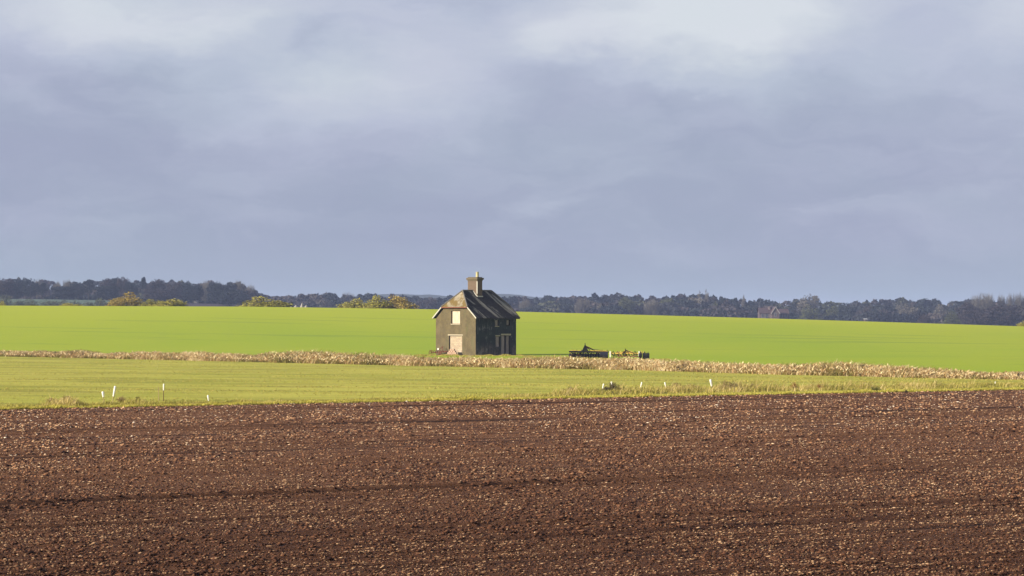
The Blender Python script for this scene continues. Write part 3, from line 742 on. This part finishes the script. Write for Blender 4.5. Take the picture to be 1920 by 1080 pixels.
for sy in (0, 1):
    Yf = lambda y: y if sy == 0 else 2*YM-y
    q = MB(); q.bar((XA-.02, Yf(EO-.02), EZ-.06), (XA-.02, Yf(YM-dy), HZZ-.06), .05, .15)
    o = q.build('bargeboard', LEAD, house)
    q = MB(); q.bar((XB+.02, Yf(EO-.02), EZ-.06), (XB+.02, Yf(YM-dy), HZZ-.06), .05, .20); q.build('bargeboard', REVEAL, house)
q = MB(); q.bar((XA-.03, YM+dy, HZZ-.09), (XA-.03, YM-dy, HZZ-.09), .06, .12); q.build('fascia', RUST, house)
q = MB(); q.bar((XA+.05, EO-.05, EZ-.12), (XB-.05, EO-.05, EZ-.12), .1, .1); q.build('gutter', REVEAL, house)
# chimney
c0 = 3.45
ch = MB(); ch.box(c0-.44, c0+.44, YM-.88, YM+.88, 7.2, 9.55); chim = ch.build('chimney', BRICK, house)
q = MB(); q.box(c0-.50, c0+.50, YM-.93, YM+.93, 9.552, 9.70); q.box(c0-.60, c0+.60, YM-1.04, YM+1.04, 9.702, 9.95); q.box(c0-.46, c0+.46, YM-.88, YM+.88, 9.952, 10.05)
q.build('chimney_cap', BRICKC, chim, bevel=.04)
q = MB(); q.tube([(c0, YM-.42, 10.03), (c0, YM-.42, 10.12), (c0, YM-.42, 10.62), (c0, YM-.42, 10.68), (c0, YM-.42, 10.72)], [.23, .20, .18, .21, .20], 14)
q.build('chimney_pot', CLAYP, chim, smooth=True)
q = MB(); q.box(c0-.445, c0-.42, YM-.90, YM-.74, 7.9, 9.5); q.bar((c0-.46, YM-.85, zr(YM-.85)+.05), (c0-.46, YM, ZR+.05), .12, .12)
q.bar((c0-.5, YM-.90, zr(YM-.90)+.04), (c0+.5, YM-.90, zr(YM-.90)+.04), .14, .14); q.build('flashing', LEAD, chim)

# rubble and rusty scrap at the gable foot
def hpt(u, out, z=0):      # gable coordinate u (from the left corner), distance out from the wall
    p = Vector((-out, HW-u, z)); c = math.sqrt(.5); return (CXp+c*(p.x-p.y), CY+c*(p.x+p.y), z)
rb = empty('block_pile', hpt(4.0, .9)); tag(rb, 'low pile of pinkish blocks heaped before the blocked doorway', 'rubble')
BL = plain('pink_block', (.36, .235, .16), .3, 4)
for r_, (n_, z_) in enumerate(((5, 0), (4, .21), (3, .42), (2, .63))):
    for i in range(n_):
        q = MB(); q.box(-.20, .20, -.11, .11, 0, .2); o = q.build('block', BL, rb, bevel=.02)
        c = math.sqrt(.5); t_ = (i-(n_-1)/2)*.43+random.uniform(-.03, .03)
        o.location = (t_*c+random.uniform(-.02, .02), -t_*c+random.uniform(-.05, .05), z_); o.rotation_euler = (0, 0, -math.pi/4+random.uniform(-.2, .2))
sc = empty('scrap_harrow', hpt(1.5, 1.0)); sc.rotation_euler = (0, 0, -math.pi/4); tag(sc, 'rusty broken harrow tangled with bent bars against the gable wall', 'scrap')
q = MB()
q.bar((-1.3, 0, .35), (1.3, .1, .45), .08, .08); q.bar((-1.2, .5, .3), (1.2, .5, .55), .08, .08); q.bar((-1.1, 0, .35), (-1.0, .6, .35), .07, .07); q.bar((1.0, 0, .4), (1.1, .6, .5), .07, .07)
q.bar((-.2, -.1, .4), (.3, .5, 1.15), .07, .07); q.bar((.9, 0, .4), (.35, .4, 1.05), .06, .06); q.build('frame', RUST, sc)
for i in range(7):
    q = MB(); x = -1.2+i*.38; q.tube([(x, 0, .42), (x-.1, -.25, .65), (x-.16, -.4, .3), (x-.1, -.3, 0)], .03, 6); q.build('tine', RUST, sc, smooth=True)
for x, r in ((-.95, .33), (.65, .26)):
    q = MB(); q.tube([(x+r*math.cos(a), -.3, r+r*math.sin(a)) for a in [k*math.pi/8 for k in range(17)]], .03, 6, False)
    for k in range(4): a = k*math.pi/4; q.bar((x-r*math.cos(a), -.3, r-r*math.sin(a)), (x+r*math.cos(a), -.3, r+r*math.sin(a)), .025, .025)
    q.build('wheel', RUST, sc, smooth=True)
q = MB(); q.box(.05, .30, -.2, -.12, .68, .92); q.build('enamel_plate', plain('white_enamel', (.6, .57, .5), .1, 3), sc, bevel=.02)

# ------------------------------------------------------------------ farm implements behind the reeds
YEL = plain('yellow_paint', (.62, .40, .07), .5, 7, .5, .4)
BLK = plain('black_steel', (.011, .010, .010), .3, 5, .8, .2)
DRED = plain('faded_red_paint', (.14, .05, .035), .4, 4)
WHT = plain('white_plastic', (.72, .68, .58), .12, 5, .6, .3)
def implement(name, label, px0, px1, py, mast, spring):
    Y = ybase(py); x0, x1 = at(px0, Y), at(px1, Y); L = x1-x0
    r = empty(name, ((x0+x1)/2, Y, 0)); tag(r, label, 'farm implement')
    return r, L
r, L = implement('disc_harrow', 'long dark disc harrow with a tall triangular headstock, left of the two implements', 1067, 1140.5, 672.5, 0, 0)
q = MB(); q.bar((-L/2, 0, .86), (L/2, 0, .78), .16, .16); q.bar((-L/2, .9, .80), (L/2, .9, .74), .14, .14)
for x in (-2.1, -1.0, 0, 1.0, 2.1): q.bar((x, 0, .8), (x, .9, .76), .1, .1)
q.build('frame', BLK, r)
q = MB(); q.bar((-L/2+.05, -.02, .975), (-.9, -.02, .965), .12, .05); q.bar((0.1, -.02, .955), (L/2-.1, -.02, .905), .14, .06); q.build('top_rail', YEL, r)
q = MB()
for dx in (-.07, .07):
    q.bar((-.75, dx, .9), (-.42, dx, 1.62), .07, .1); q.bar((-.1, dx, .9), (-.42, dx, 1.62), .07, .1); q.bar((-.6, dx, 1.1), (-.22, dx, 1.1), .06, .08)
    q.poly([(-.7, dx, .92), (-.14, dx, .92), (-.38, dx, 1.45), (-.46, dx, 1.45)])
q.bar((-.42, -.1, 1.45), (-.42, .1, 1.8), .09, .12); q.build('headstock', BLK, r)
q = MB(); q.bar((-.30, 0, 1.45), (.75, .6, .95), .09, .13); q.bar((-.25, .1, 1.3), (.35, .5, .9), .05, .05); q.build('stay', DRED, r)
for i in range(15):
    x = -L/2+.15+i*(L-.3)/14
    q = MB(); q.tube([(x-.03, .25+.0*i, .36), (x+.0, .27, .36), (x+.02, .27, .36)], [.30, .29, .05], 16); q.tube([(x, .2, .8), (x, .05, .62), (x, .24, .4)], .03, 6); q.build('disc', BLK, r, smooth=False)
q = MB(); q.tube([(L/2-1.0, -.35, .42), (L/2-.05, -.35, .42)], .36, 12); q.build('roller', plain('bluish_steel', (.02, .02, .03), .3, 4, .9, .1), r)
for i in range(9):
    x = -L/2+.3+i*.5+random.uniform(-.1, .1); q = MB(); q.tube([(x, .1, .9), (x+.1, 0, 1.0+.06*random.random()), (x+.22, .1, .92), (x+.3, -.1, .7)], .035, 6); q.build('spring', BLK if i % 3 else DRED, r, smooth=True)
q = MB(); q.tube([(-.4, 0, 1.5), (-.1, .2, 1.25), (.5, .3, 1.08), (1.0, .2, 1.05), (1.6, .1, .95)], .03, 6); q.build('hose', BLK, r, smooth=True)
r, L = implement('cultivator', 'mud-stained yellow framed cultivator with low mast and dark end roller, right of the two implements', 1142, 1216, 674.3, 0, 0)
q = MB(); q.bar((-L/2, 0, .74), (L/2-1.2, 0, .72), .16, .14); q.bar((-L/2+.1, .8, .72), (L/2-1.2, .8, .70), .12, .12)
for x in (-L/2+.1, -1.0, .2, L/2-1.2): q.bar((x, 0, .73), (x, .8, .71), .1, .1)
q.bar((-.9, 0, .75), (-.35, 0, 1.12), .1, .1); q.bar((-.35, 0, 1.1), (.55, 0, .8), .1, .1); q.box(-.75, .1, -.05, .05, .80, .95); q.build('frame', YEL, r)
q = MB(); q.bar((-1.0, -.1, .45), (-.30, -.1, 1.05), .09, .09); q.bar((-.42, -.1, .95), (-.40, -.1, 1.28), .12, .08); q.bar((-.4, -.12, 1.12), (.5, -.12, .78), .07, .07); q.build('mast', BLK, r)
for x in (-L/2+.12, L/2-1.1):
    q = MB(); q.box(x-.08, x+.08, -.16, -.10, .28, .98); q.build('marker_board', WHT, r)
for i in range(9):
    x = -L/2+.35+i*.32; q = MB(); q.tube([(x, .3, .72), (x-.16, .25, .85), (x-.24, .3, .6), (x-.05, .3, .12), (x+.1, .3, .04)], .028, 6); q.build('tine', BLK, r, smooth=True)
q = MB(); q.bar((-1.3, -.2, .42), (L/2-1.2, -.2, .38), .1, .12); q.build('levelling_board', DRED, r)
for i in range(8):
    x = -L/2+.4+i*.42+random.uniform(-.12, .12); q = MB(); q.tube([(x, -.05, .78), (x+.08, -.08, .92+.12*random.random()), (x+.2, -.05, .8), (x+.26, -.2, .5)], .04, 6); q.build('spring', (BLK, DRED, YEL)[i % 3], r, smooth=True)
for k, x in enumerate((L/2-.95, L/2-.5, L/2-.1)):
    q = MB(); q.tube([(x-.18, -.1, .40), (x+.18, -.1, .40)], .38, 10); q.bar((x, -.1, .4), (x+.05, .0, .95-.03*k), .06, .06); q.build('roller', BLK, r)

def linkage(r, L, zt, seed):
    random.seed(seed)
    for m_, n_, w_ in ((BLK, 46, .04), (DRED, 18, .035), (YEL, 20, .04)):
        P_ = []; x = -L/2+.15
        for i in range(n_):
            P_.append((x, random.uniform(-.1, .7), random.uniform(.35, zt))); x += (L-.4)/n_*random.uniform(-.4, 2.4)
            x = min(x, L/2-.15)
        MB().tube(P_, w_, 5).build('linkage', m_, r)
for r_ in [o for o in COL.objects if o.name in ('disc_harrow', 'cultivator')]: linkage(r_, 4.5, .98, len(r_.name))
# ------------------------------------------------------------------ tree shelters and stakes on the headland
WOODP = plain('stake_wood', (.30, .23, .10), .35, 8)
WOODD = plain('stake_wood_dark', (.12, .08, .035), .35, 8)
def stake(name, px, bpy_, tpy, lean, width, white_from, label, wood_=True, wcol=None, cat='marker post'):
    """lean = top offset in pixels; white_from = share of the height where the white sleeve starts (1 = none)"""
    Y = ybase(bpy_); s = Y/F; x = at(px, Y); h = (bpy_-tpy)*s; lx = lean*s
    r = empty(name, (x, Y, gz(x, Y))); P = lambda t: (lx*t, 0, h*t)
    if wood_:
        q = MB(); q.tube([(0, 0, -.05), P(.5), P(min(1, white_from+.15))], [.028, .025, .022], 6); q.build('stake', wcol or WOODP, r)
    if white_from < 1:
        q = MB(); a = white_from; q.tube([P(a), P(a+.02), P(.5*(a+1)), P(.985), P(1)], [width*.75, width*.8, width*1.0, width*1.05, width*.95], 10); q.build('sleeve', WHT, r, smooth=True)
    return tag(r, label, cat, 'white sleeves and stakes along the headland')
stake('tree_shelter', 195.5, 754.5, 734.0, -2.5, .07, .48, 'leftmost white sleeve on a wooden stake, leaning slightly left')
stake('tree_shelter', 211, 754, 724, 5.5, .065, .35, 'white sleeve leaning right, next to the leftmost sleeve')
stake('wooden_stake', 298, 753, 726, -.6, .04, 1.0, 'thin bare wooden stake left of the tall white-topped stake')
stake('tree_shelter', 306.5, 752, 719.5, .8, .045, .62, 'tall stake with white top and dark middle beside a thin bare stake', True, WOODD)
stake('tree_shelter', 391.5, 751.5, 740.8, -1.5, .05, .0, 'short white sleeve standing alone right of the paired stakes', False)
stake('tree_shelter', 1129, 733, 719.5, 3, .05, .35, 'short white sleeve leaning right, left of the dark shrub')
stake('tree_shelter', 1148, 733, 715.5, -1.5, .055, .40, 'white sleeve rising behind the dark shrub')
stake('tree_shelter', 1200, 733, 716.5, 3.5, .05, .40, 'thin white sleeve leaning right in dry grass right of the dark shrub')
stake('tree_shelter', 1250, 733, 716.8, -3.5, .05, .40, 'white sleeve leaning left, left of the brown shrub')
stake('tree_shelter', 1336, 733, 711.3, -4, .075, .40, 'tallest thick white sleeve leaning left near the right-hand brown shrub')
stake('tree_shelter', 1866, 722, 715, 0, .04, .2, 'tiny white sleeve far to the right near the reeds')
stake('tree_shelter', 997.5, 688.5, 680, 1, .055, .1, 'tiny pale sleeve at the front foot of the reeds right of the cottage')

# ------------------------------------------------------------------ shrubs and weeds along the headland
LM['darkshrub'] = leafmat('dead_shrub_leaves', (.030, .024, .012), (.085, .070, .035))
LM['tan'] = leafmat('brown_weed_leaves', (.20, .14, .05), (.42, .30, .13))
LM['rust'] = leafmat('rusty_weed_leaves', (.20, .10, .02), (.42, .22, .06))
LM['green'] = leafmat('green_weed_leaves', (.07, .09, .015), (.15, .17, .03))
def weed_mesh(n=900):
    st = MB(); P = []
    for i in range(34):
        a = rng.random()*6.28; rr = rng.random()**.7*.42; h = (1-(rr/.55)**2)*rng.uniform(.6, 1.0)
        b0 = (rr*.35*math.cos(a), rr*.35*math.sin(a), 0); tp = (rr*math.cos(a), rr*math.sin(a), h)
        mid = tuple((p+q)/2+rng.normal()*.02 for p, q in zip(b0, tp))
        st.tube([b0, mid, tp], [.010, .008, .004], 4)
        for k in range(n//34):
            t = rng.uniform(.15, 1.02); P.append([b0[j]+(tp[j]-b0[j])*t+rng.normal()*.045 for j in range(3)])
    P = np.array(P); P[:, 2] = np.abs(P[:, 2])
    V, Fc = leaf_quads(P, .024, .6)
    return npmesh('foliage', V, Fc, rng.random(len(Fc))), st
STEM = plain('dry_stems', (.20, .13, .055), .4, 6)
def weed(px, py, w, top, colour, label, name='shrub', cat='shrub', skew=0.0):
    Y = ybase(py); s = Y/F; x = at(px, Y); h = (py-top)*s
    r = empty(name, (x, Y, gz(x, Y)), random.random()*6); r.scale = (w*s*1.25, w*s*1.25, h*1.1)
    fm, st = weed_mesh(1500); link('foliage', fm, LM[colour], r); st.build('stems', STEM, r)
    return tag(r, label, cat, 'shrubs and weeds along the headland')
weed(1149, 735.5, 38, 716, 'darkshrub', 'dark brown shrub between two white sleeves on the headland')
weed(1137, 735.5, 24, 725, 'darkshrub', 'low dark sprawl at the left foot of the dark brown shrub')
weed(1069, 735, 26, 725, 'darkshrub', 'small olive-brown shrub left of the dark brown shrub')
weed(229, 754.5, 24, 742, 'tan', 'rounded brown weed clump right of the leaning sleeves', 'weed_clump', 'weed')
weed(258, 754, 14, 742, 'green', 'small fresh green weed between brown clump and thin stake', 'weed_clump', 'weed')
weed(98, 756, 30, 745, 'tan', 'sprawling brown weed clump at the left end of the dry grass', 'weed_clump', 'weed')
weed(126, 756, 34, 741, 'tan', 'taller tan weed clump in the left patch of dry grass', 'weed_clump', 'weed')
weed(1268, 733, 36, 717, 'tan', 'tan shrub right of the sleeve leaning left')
weed(1297, 733, 34, 719, 'tan', 'brown shrub between the tan shrub and the tallest sleeve')
weed(1361, 733, 40, 714, 'tan', 'brown spreading shrub right of the tallest sleeve')
weed(1376, 733, 36, 717, 'darkshrub', 'dark centred shrub just right of the brown spreading shrub')
weed(1410, 733, 40, 720, 'tan', 'low brown weed clump fading out right of the dark centred shrub', 'weed_clump', 'weed')
weed(1490, 731, 20, 717, 'rust', 'rust-orange weed, left one of two on the right headland', 'weed_clump', 'weed')
weed(1537, 731, 18, 719, 'rust', 'rust-orange weed, right one of two on the right headland', 'weed_clump', 'weed')
weed(1571, 731, 30, 720, 'green', 'straggling green weed right of the rust-orange weeds', 'weed_clump', 'weed')
weed(1699, 736.5, 12, 731, 'darkshrub', 'small dark tuft at the ploughed edge far right', 'weed_clump', 'weed')
weed(1640, 733, 24, 724, 'green', 'low green weed midway along the right headland', 'weed_clump', 'weed')
def dyke_shrub(px, Yo, w, h, c, label):
    X0 = None
    for Y in np.linspace(200, 340, 1400):
        if Y >= e2(at(px, Y))+Yo: break
    x = at(px, Y); r = empty('shrub', (x, Y, gz(x, Y)-.1), random.random()*6); s = Y/F; r.scale = (w*s, w*s, h)
    fm, st = weed_mesh(1500); link('foliage', fm, LM[c], r); st.build('stems', TRUNK, r)
    tag(r, label, 'shrub', 'shrubs in the reed bed')
dyke_shrub(104, 1.5, 18, .95, 'darkshrub', 'small dark bush in the reeds at far left')
dyke_shrub(135, 1.5, 30, 1.0, 'darkshrub', 'dark bush in the reeds, second from the left edge')
dyke_shrub(157, 1.5, 22, .95, 'darkshrub', 'dark low bush in the reeds right of its taller neighbour at far left')
dyke_shrub(297, 1.0, 16, .95, 'tan', 'brown tuft darker than the pinkish reeds left of centre')
dyke_shrub(1280, 1.0, 30, .9, 'darkshrub', 'dark olive bush in the reeds below the green field right of the cultivator')
dyke_shrub(1545, 2.0, 40, 1.2, 'darkshrub', 'dark leafy bush at the left of the tall reeds on the right')
dyke_shrub(1580, 2.5, 30, 1.25, 'tan', 'brown bush between two dark ones in the right reeds')
dyke_shrub(1618, 2.5, 34, 1.3, 'darkshrub', 'dark leafy bush at the tallest point of the right reeds')
dyke_shrub(1912, 1.5, 26, .75, 'darkshrub', 'dark bush ending the reeds by the right edge')

# ------------------------------------------------------------------ far buildings and sheeting
FB = plain('far_red_brick', (.085, .060, .055), .3, .6)
FT = plain('far_red_tiles', (.055, .034, .036), .3, .6)
FW = plain('far_white_paint', (.26, .235, .21), .1, 1)
FG = plain('far_glass', (.05, .05, .06), .1, 1, .3)
Yh = 940.0; sH = Yh/F
def gable_house(name, px0, px1, Y, ztop_py, eave_py, depth, label, wallm, roofm, gable_front=False, chimneys=(), rz=0.0, windows=()):
    Y *= 1.6; depth *= 1.5; windows = [(a, b, c*1.5, d*1.5) for a, b, c, d in windows]
    s = Y/F; w = (px1-px0)*s; x = at((px0+px1)/2, Y); zg = gz(x, Y); r = empty(name, (x, Y, zg), rz)
    zt = EYE-(ztop_py-HY)*s-zg; ze = EYE-(eave_py-HY)*s-zg
    q = MB()
    if gable_front:
        q.add([(-w/2, 0, -1), (w/2, 0, -1), (w/2, 0, ze), (0, 0, zt), (-w/2, 0, ze)]+[(-w/2, depth, -1), (w/2, depth, -1), (w/2, depth, ze), (0, depth, zt), (-w/2, depth, ze)],
              [(0, 1, 2, 3, 4), (9, 8, 7, 6, 5), (0, 4, 9, 5), (1, 6, 7, 2)])
        q.build('wall', wallm, r)
        q = MB()
        for sx in (-1, 1):
            q.add([(0, -.35, zt+.12), (sx*(w/2+.4), -.35, ze-.28), (sx*(w/2+.4), depth, ze-.28), (0, depth, zt+.12), (0, -.35, zt+.30), (sx*(w/2+.4), -.35, ze-.1), (sx*(w/2+.4), depth, ze-.1), (0, depth, zt+.3)],
                  [(0, 1, 2, 3), (4, 5, 6, 7), (0, 4, 5, 1), (2, 6, 7, 3), (1, 5, 6, 2)])
        q.build('roof', roofm, r)
        for sx in (-1, 1):
            q = MB(); q.bar((0, -.42, zt+.15), (sx*(w/2+.45), -.42, ze-.2), .12, .42); q.build('bargeboard', FW, r)
    else:
        q.box(-w/2, w/2, 0, depth, -1, ze); q.add([(-w/2, 0, ze), (-w/2, depth, ze), (-w/2, depth/2, zt), (w/2, 0, ze), (w/2, depth, ze), (w/2, depth/2, zt)], [(0, 1, 2), (3, 5, 4)])
        q.build('wall', wallm, r)
        q = MB()
        for y0 in (-.4, depth+.4):
            q.add([(-w/2-.3, y0, ze-.15), (w/2+.3, y0, ze-.15), (w/2+.3, depth/2, zt+.05), (-w/2-.3, depth/2, zt+.05), (-w/2-.3, y0, ze+.05), (w/2+.3, y0, ze+.05), (w/2+.3, depth/2, zt+.25), (-w/2-.3, depth/2, zt+.25)],
                  [(0, 1, 2, 3), (4, 5, 6, 7), (0, 4, 5, 1), (1, 5, 6, 2), (0, 3, 7, 4)])
        q.build('roof', roofm, r)
    for cx, top in chimneys:
        q = MB(); X_ = (cx-(px0+px1)/2)*s; zc = EYE-(top-HY)*s-zg; q.box(X_-.55, X_+.55, depth*.3, depth*.3+.9, ze, zc-.35); q.box(X_-.65, X_+.65, depth*.3-.1, depth*.3+1.0, zc-.348, zc); q.build('chimney', plain('pale_chimney', (.17, .13, .12), .2, 1), r)
    for cx, cy_, ww, hh in windows:
        X_ = (cx-(px0+px1)/2)*s; zc = EYE-(cy_-HY)*s-zg
        q = MB(); q.box(X_-ww/2, X_+ww/2, -.08, .0, zc-hh/2, zc+hh/2); f = q.build('window', FW, r)
        q = MB(); q.box(X_-ww/2+.15, X_+ww/2-.15, -.10, -.083, zc-hh/2+.15, zc+hh/2-.15); q.build('pane', FG, f)
    return tag(r, label, 'house')
gable_house('farmhouse', 1424, 1455, 935, 577.5, 587.5, 7, 'red brick farmhouse with pale chimney among the trees on the skyline', FB, FT, False, [(1443, 574.5)], windows=[(1430, 592, 1.2, 1.6), (1437.5, 593, 1.2, 2.6), (1446, 592, 1.2, 1.4)])
gable_house('farmhouse_wing', 1447, 1461, 930, 576, 588, 9, 'brick gable with white bargeboards forming the right front of the far farmhouse', FB, FT, True, windows=[(1454, 590, 1.0, 1.3)])
gable_house('brick_barn', 1462, 1479, 940, 580, 589, 7, 'dark red outbuilding joined on right of the white-gabled farmhouse', FB, FT, False, windows=[(1465, 592, 1.0, 1.2), (1474, 592, 1.0, 1.2)])
gable_house('cottage', 360, 369, 945, 560.5, 563, 5, 'tiny pale cottage at the foot of the left wood', FW, FT, False)
gable_house('cottage', 1621.5, 1625.5, 780, 597.6, 598.8, 3, 'tiny pale shed before the right-hand woods', FB, plain('far_grey_tiles', (.2, .2, .2), .2, 1), False)
# white sheeting over a heap on the brow
def heap(px, Y, w, h, label):
    x = at(px, Y); s = Y/F; nu, nv = 26, 12; V = []
    for j in range(nv):
        for i in range(nu):
            u = i/(nu-1)*2-1; v = j/(nv-1)*2-1
            hh = h*max(0, 1-abs(u)**1.6)*max(0, 1-v*v)**.6*(.75+.35*math.sin(u*7+px)+.15*random.random())
            V.append((u*w/2, v*1.6, hh-.1))
    i = np.arange(nv-1)[:, None]*nu+np.arange(nu-1)[None]
    o = link('sheeted_heap', npmesh('sheeted_heap', V, np.stack([i, i+1, i+nu+1, i+nu], -1).reshape(-1, 4), smooth=True), FW)
    o.location = (x, Y, gz(x, Y)); tag(o, label, 'heap')
heap(553, 618, 3.2, .8, 'low white sheeted heap on the brow left of its taller pale neighbour')
heap(569, 618, 2.6, 1.3, 'taller pale heap with pointed top on the brow between two bushes')

# ------------------------------------------------------------------ haze
b = MB(); b.box(-5200, 5200, -500, 9200, -14, 32)
hz = b.build('haze', None); hz['kind'] = 'stuff'; hz['label'] = 'thin bluish autumn haze over the fields'; hz['category'] = 'haze'
hm = bpy.data.materials.new('thin_haze'); hm.use_nodes = True; hm.node_tree.nodes.clear()
vo = hm.node_tree.nodes.new('ShaderNodeOutputMaterial'); vp = hm.node_tree.nodes.new('ShaderNodeVolumePrincipled')
vp.inputs['Color'].default_value = (.54, .64, .98, 1); vp.inputs['Density'].default_value = .000105; vp.inputs['Anisotropy'].default_value = .0
hm.node_tree.links.new(vp.outputs[0], vo.inputs['Volume']); hz.data.materials.append(hm)

# ------------------------------------------------------------------ sky and sun
sd = Vector((-.834, -.40, .385)).normalized()
el = math.asin(sd.z); az = math.atan2(sd.x, sd.y)
W = bpy.data.worlds.new('World'); S.world = W; W.use_nodes = True
t = NT(W.node_tree); bg = t.n['Background']
sky = t.add('ShaderNodeTexSky', sky_type='NISHITA', sun_disc=False, sun_elevation=el, sun_rotation=az)
EXP = 1.0
tc = t.add('ShaderNodeTexCoord').outputs['Generated']
d = t.vmath('NORMALIZE', tc)
nz = t.noise(t.scale(d, (16, 16, 34)), 1.0, 7, .6, 'Color')
dv = t.vmath('MULTIPLY', t.vmath('SUBTRACT', nz, (.5, .5, .5)), (.085, .0, .045))
dd = t.vmath('ADD', d, dv)
def P(px, py): return ((px-960)/F, 0, (HY-py)/F)
acc = None
BLOBS = [(120, 10, 330, 110, .62), (330, 60, 340, 90, .52), (640, 185, 330, 110, .62), (480, 0, 300, 60, .35), (860, 60, 330, 130, .35), (1250, 30, 300, 140, .95), (1400, 90, 200, 130, .45),
         (1480, 0, 260, 110, .55), (1930, 40, 160, 110, .5), (1100, 80, 220, 60, .3), (1700, 60, 400, 220, .22), (1010, 392, 90, 26, .14), (1600, 400, 220, 30, .12), (200, 430, 180, 30, .08), (1850, 300, 250, 120, .10),
         (330, 8, 150, 40, -.25), (150, 320, 320, 110, -.16), (720, 380, 260, 60, -.14), (1420, 330, 360, 110, -.14), (1170, 200, 230, 70, -.10), (1820, 215, 160, 50, -.10), (600, 80, 60, 50, -.2)]
for px, py, rx, ry, w in BLOBS:
    v = t.vmath('MULTIPLY', t.vmath('SUBTRACT', dd, P(px, py)), (F/rx, 0, F/ry))
    g_ = t.math('MULTIPLY', t.rng(t.vmath('LENGTH', v), 1.25, 0.0), w)
    acc = g_ if acc is None else t.math('ADD', acc, g_)
soft = t.noise(t.scale(dd, (9, 9, 30)), 1.0, 7, .58)
acc = t.math('ADD', acc, t.math('MULTIPLY', t.math('SUBTRACT', soft, .5), .75))
wisp = t.noise(t.scale(dd, (22, 22, 90)), 1.0, 6, .6, dist=.6)
acc = t.math('ADD', acc, t.math('MULTIPLY', t.math('SUBTRACT', wisp, .5), .42))
sepd = t.add('ShaderNodeSeparateXYZ'); t.l.new(d, sepd.inputs[0])
acc = t.math('ADD', acc, t.math('MULTIPLY', t.rng(sepd.outputs[2], .03, .13), .22))
K = 10/(2**EXP)
def sk(r, g, b): c = lin(r, g, b); return (c[0]*K, c[1]*K, c[2]*K, 1)
cl = t.ramp(t.math('ADD', t.math('MULTIPLY', acc, .62), .20, clamp=True), [(0, (*[x/K for x in sk(156, 163, 187)[:3]], 1)), (.18, lin(163, 170, 193)), (.45, lin(186, 192, 211)), (.75, lin(205, 209, 221)), (1, lin(218, 221, 229))])
hzn = t.mix(t.rng(sepd.outputs[2], .035, .0), cl, lin(164, 175, 193))
hue = t.noise(t.scale(d, (11, 11, 26)), 1.0, 3, .5)
hzn = t.mix(t.rng(hue, .3, .7), t.mix(1.0, hzn, (.96, 1.0, .99, 1), 'MULTIPLY'), t.mix(1.0, hzn, (.985, .99, 1.01, 1), 'MULTIPLY'))
cl = t.mix(1.0, hzn, (K, K, K, 1), 'MULTIPLY'); cl.node.clamp_result = False
fin = t.mix(.985, sky.outputs[0], cl)
t.l.new(fin, bg.inputs['Color']); bg.inputs['Strength'].default_value = .1

sun = bpy.data.lights.new('sun', 'SUN'); sun.energy = 4.6; sun.angle = math.radians(.5); sun.color = (1, .93, .80)
so = bpy.data.objects.new('sun', sun); COL.objects.link(so); so.rotation_euler = sd.to_track_quat('Z', 'Y').to_euler()

cam = bpy.data.cameras.new('camera'); cam.sensor_width = 36; cam.lens = 36*F/1920; cam.clip_start = .5; cam.clip_end = 20000
co = bpy.data.objects.new('camera', cam); COL.objects.link(co); co.location = (0, 0, EYE)
co.rotation_euler = (math.radians(90)+math.atan((HY-540)/F), 0, 0); S.camera = co
S.view_settings.view_transform = 'Standard'; S.view_settings.look = 'None'; S.view_settings.exposure = EXP; S.view_settings.gamma = 1
S.cycles.max_bounces = 6; S.cycles.diffuse_bounces = 3; S.cycles.transparent_max_bounces = 8; S.cycles.volume_bounces = 0
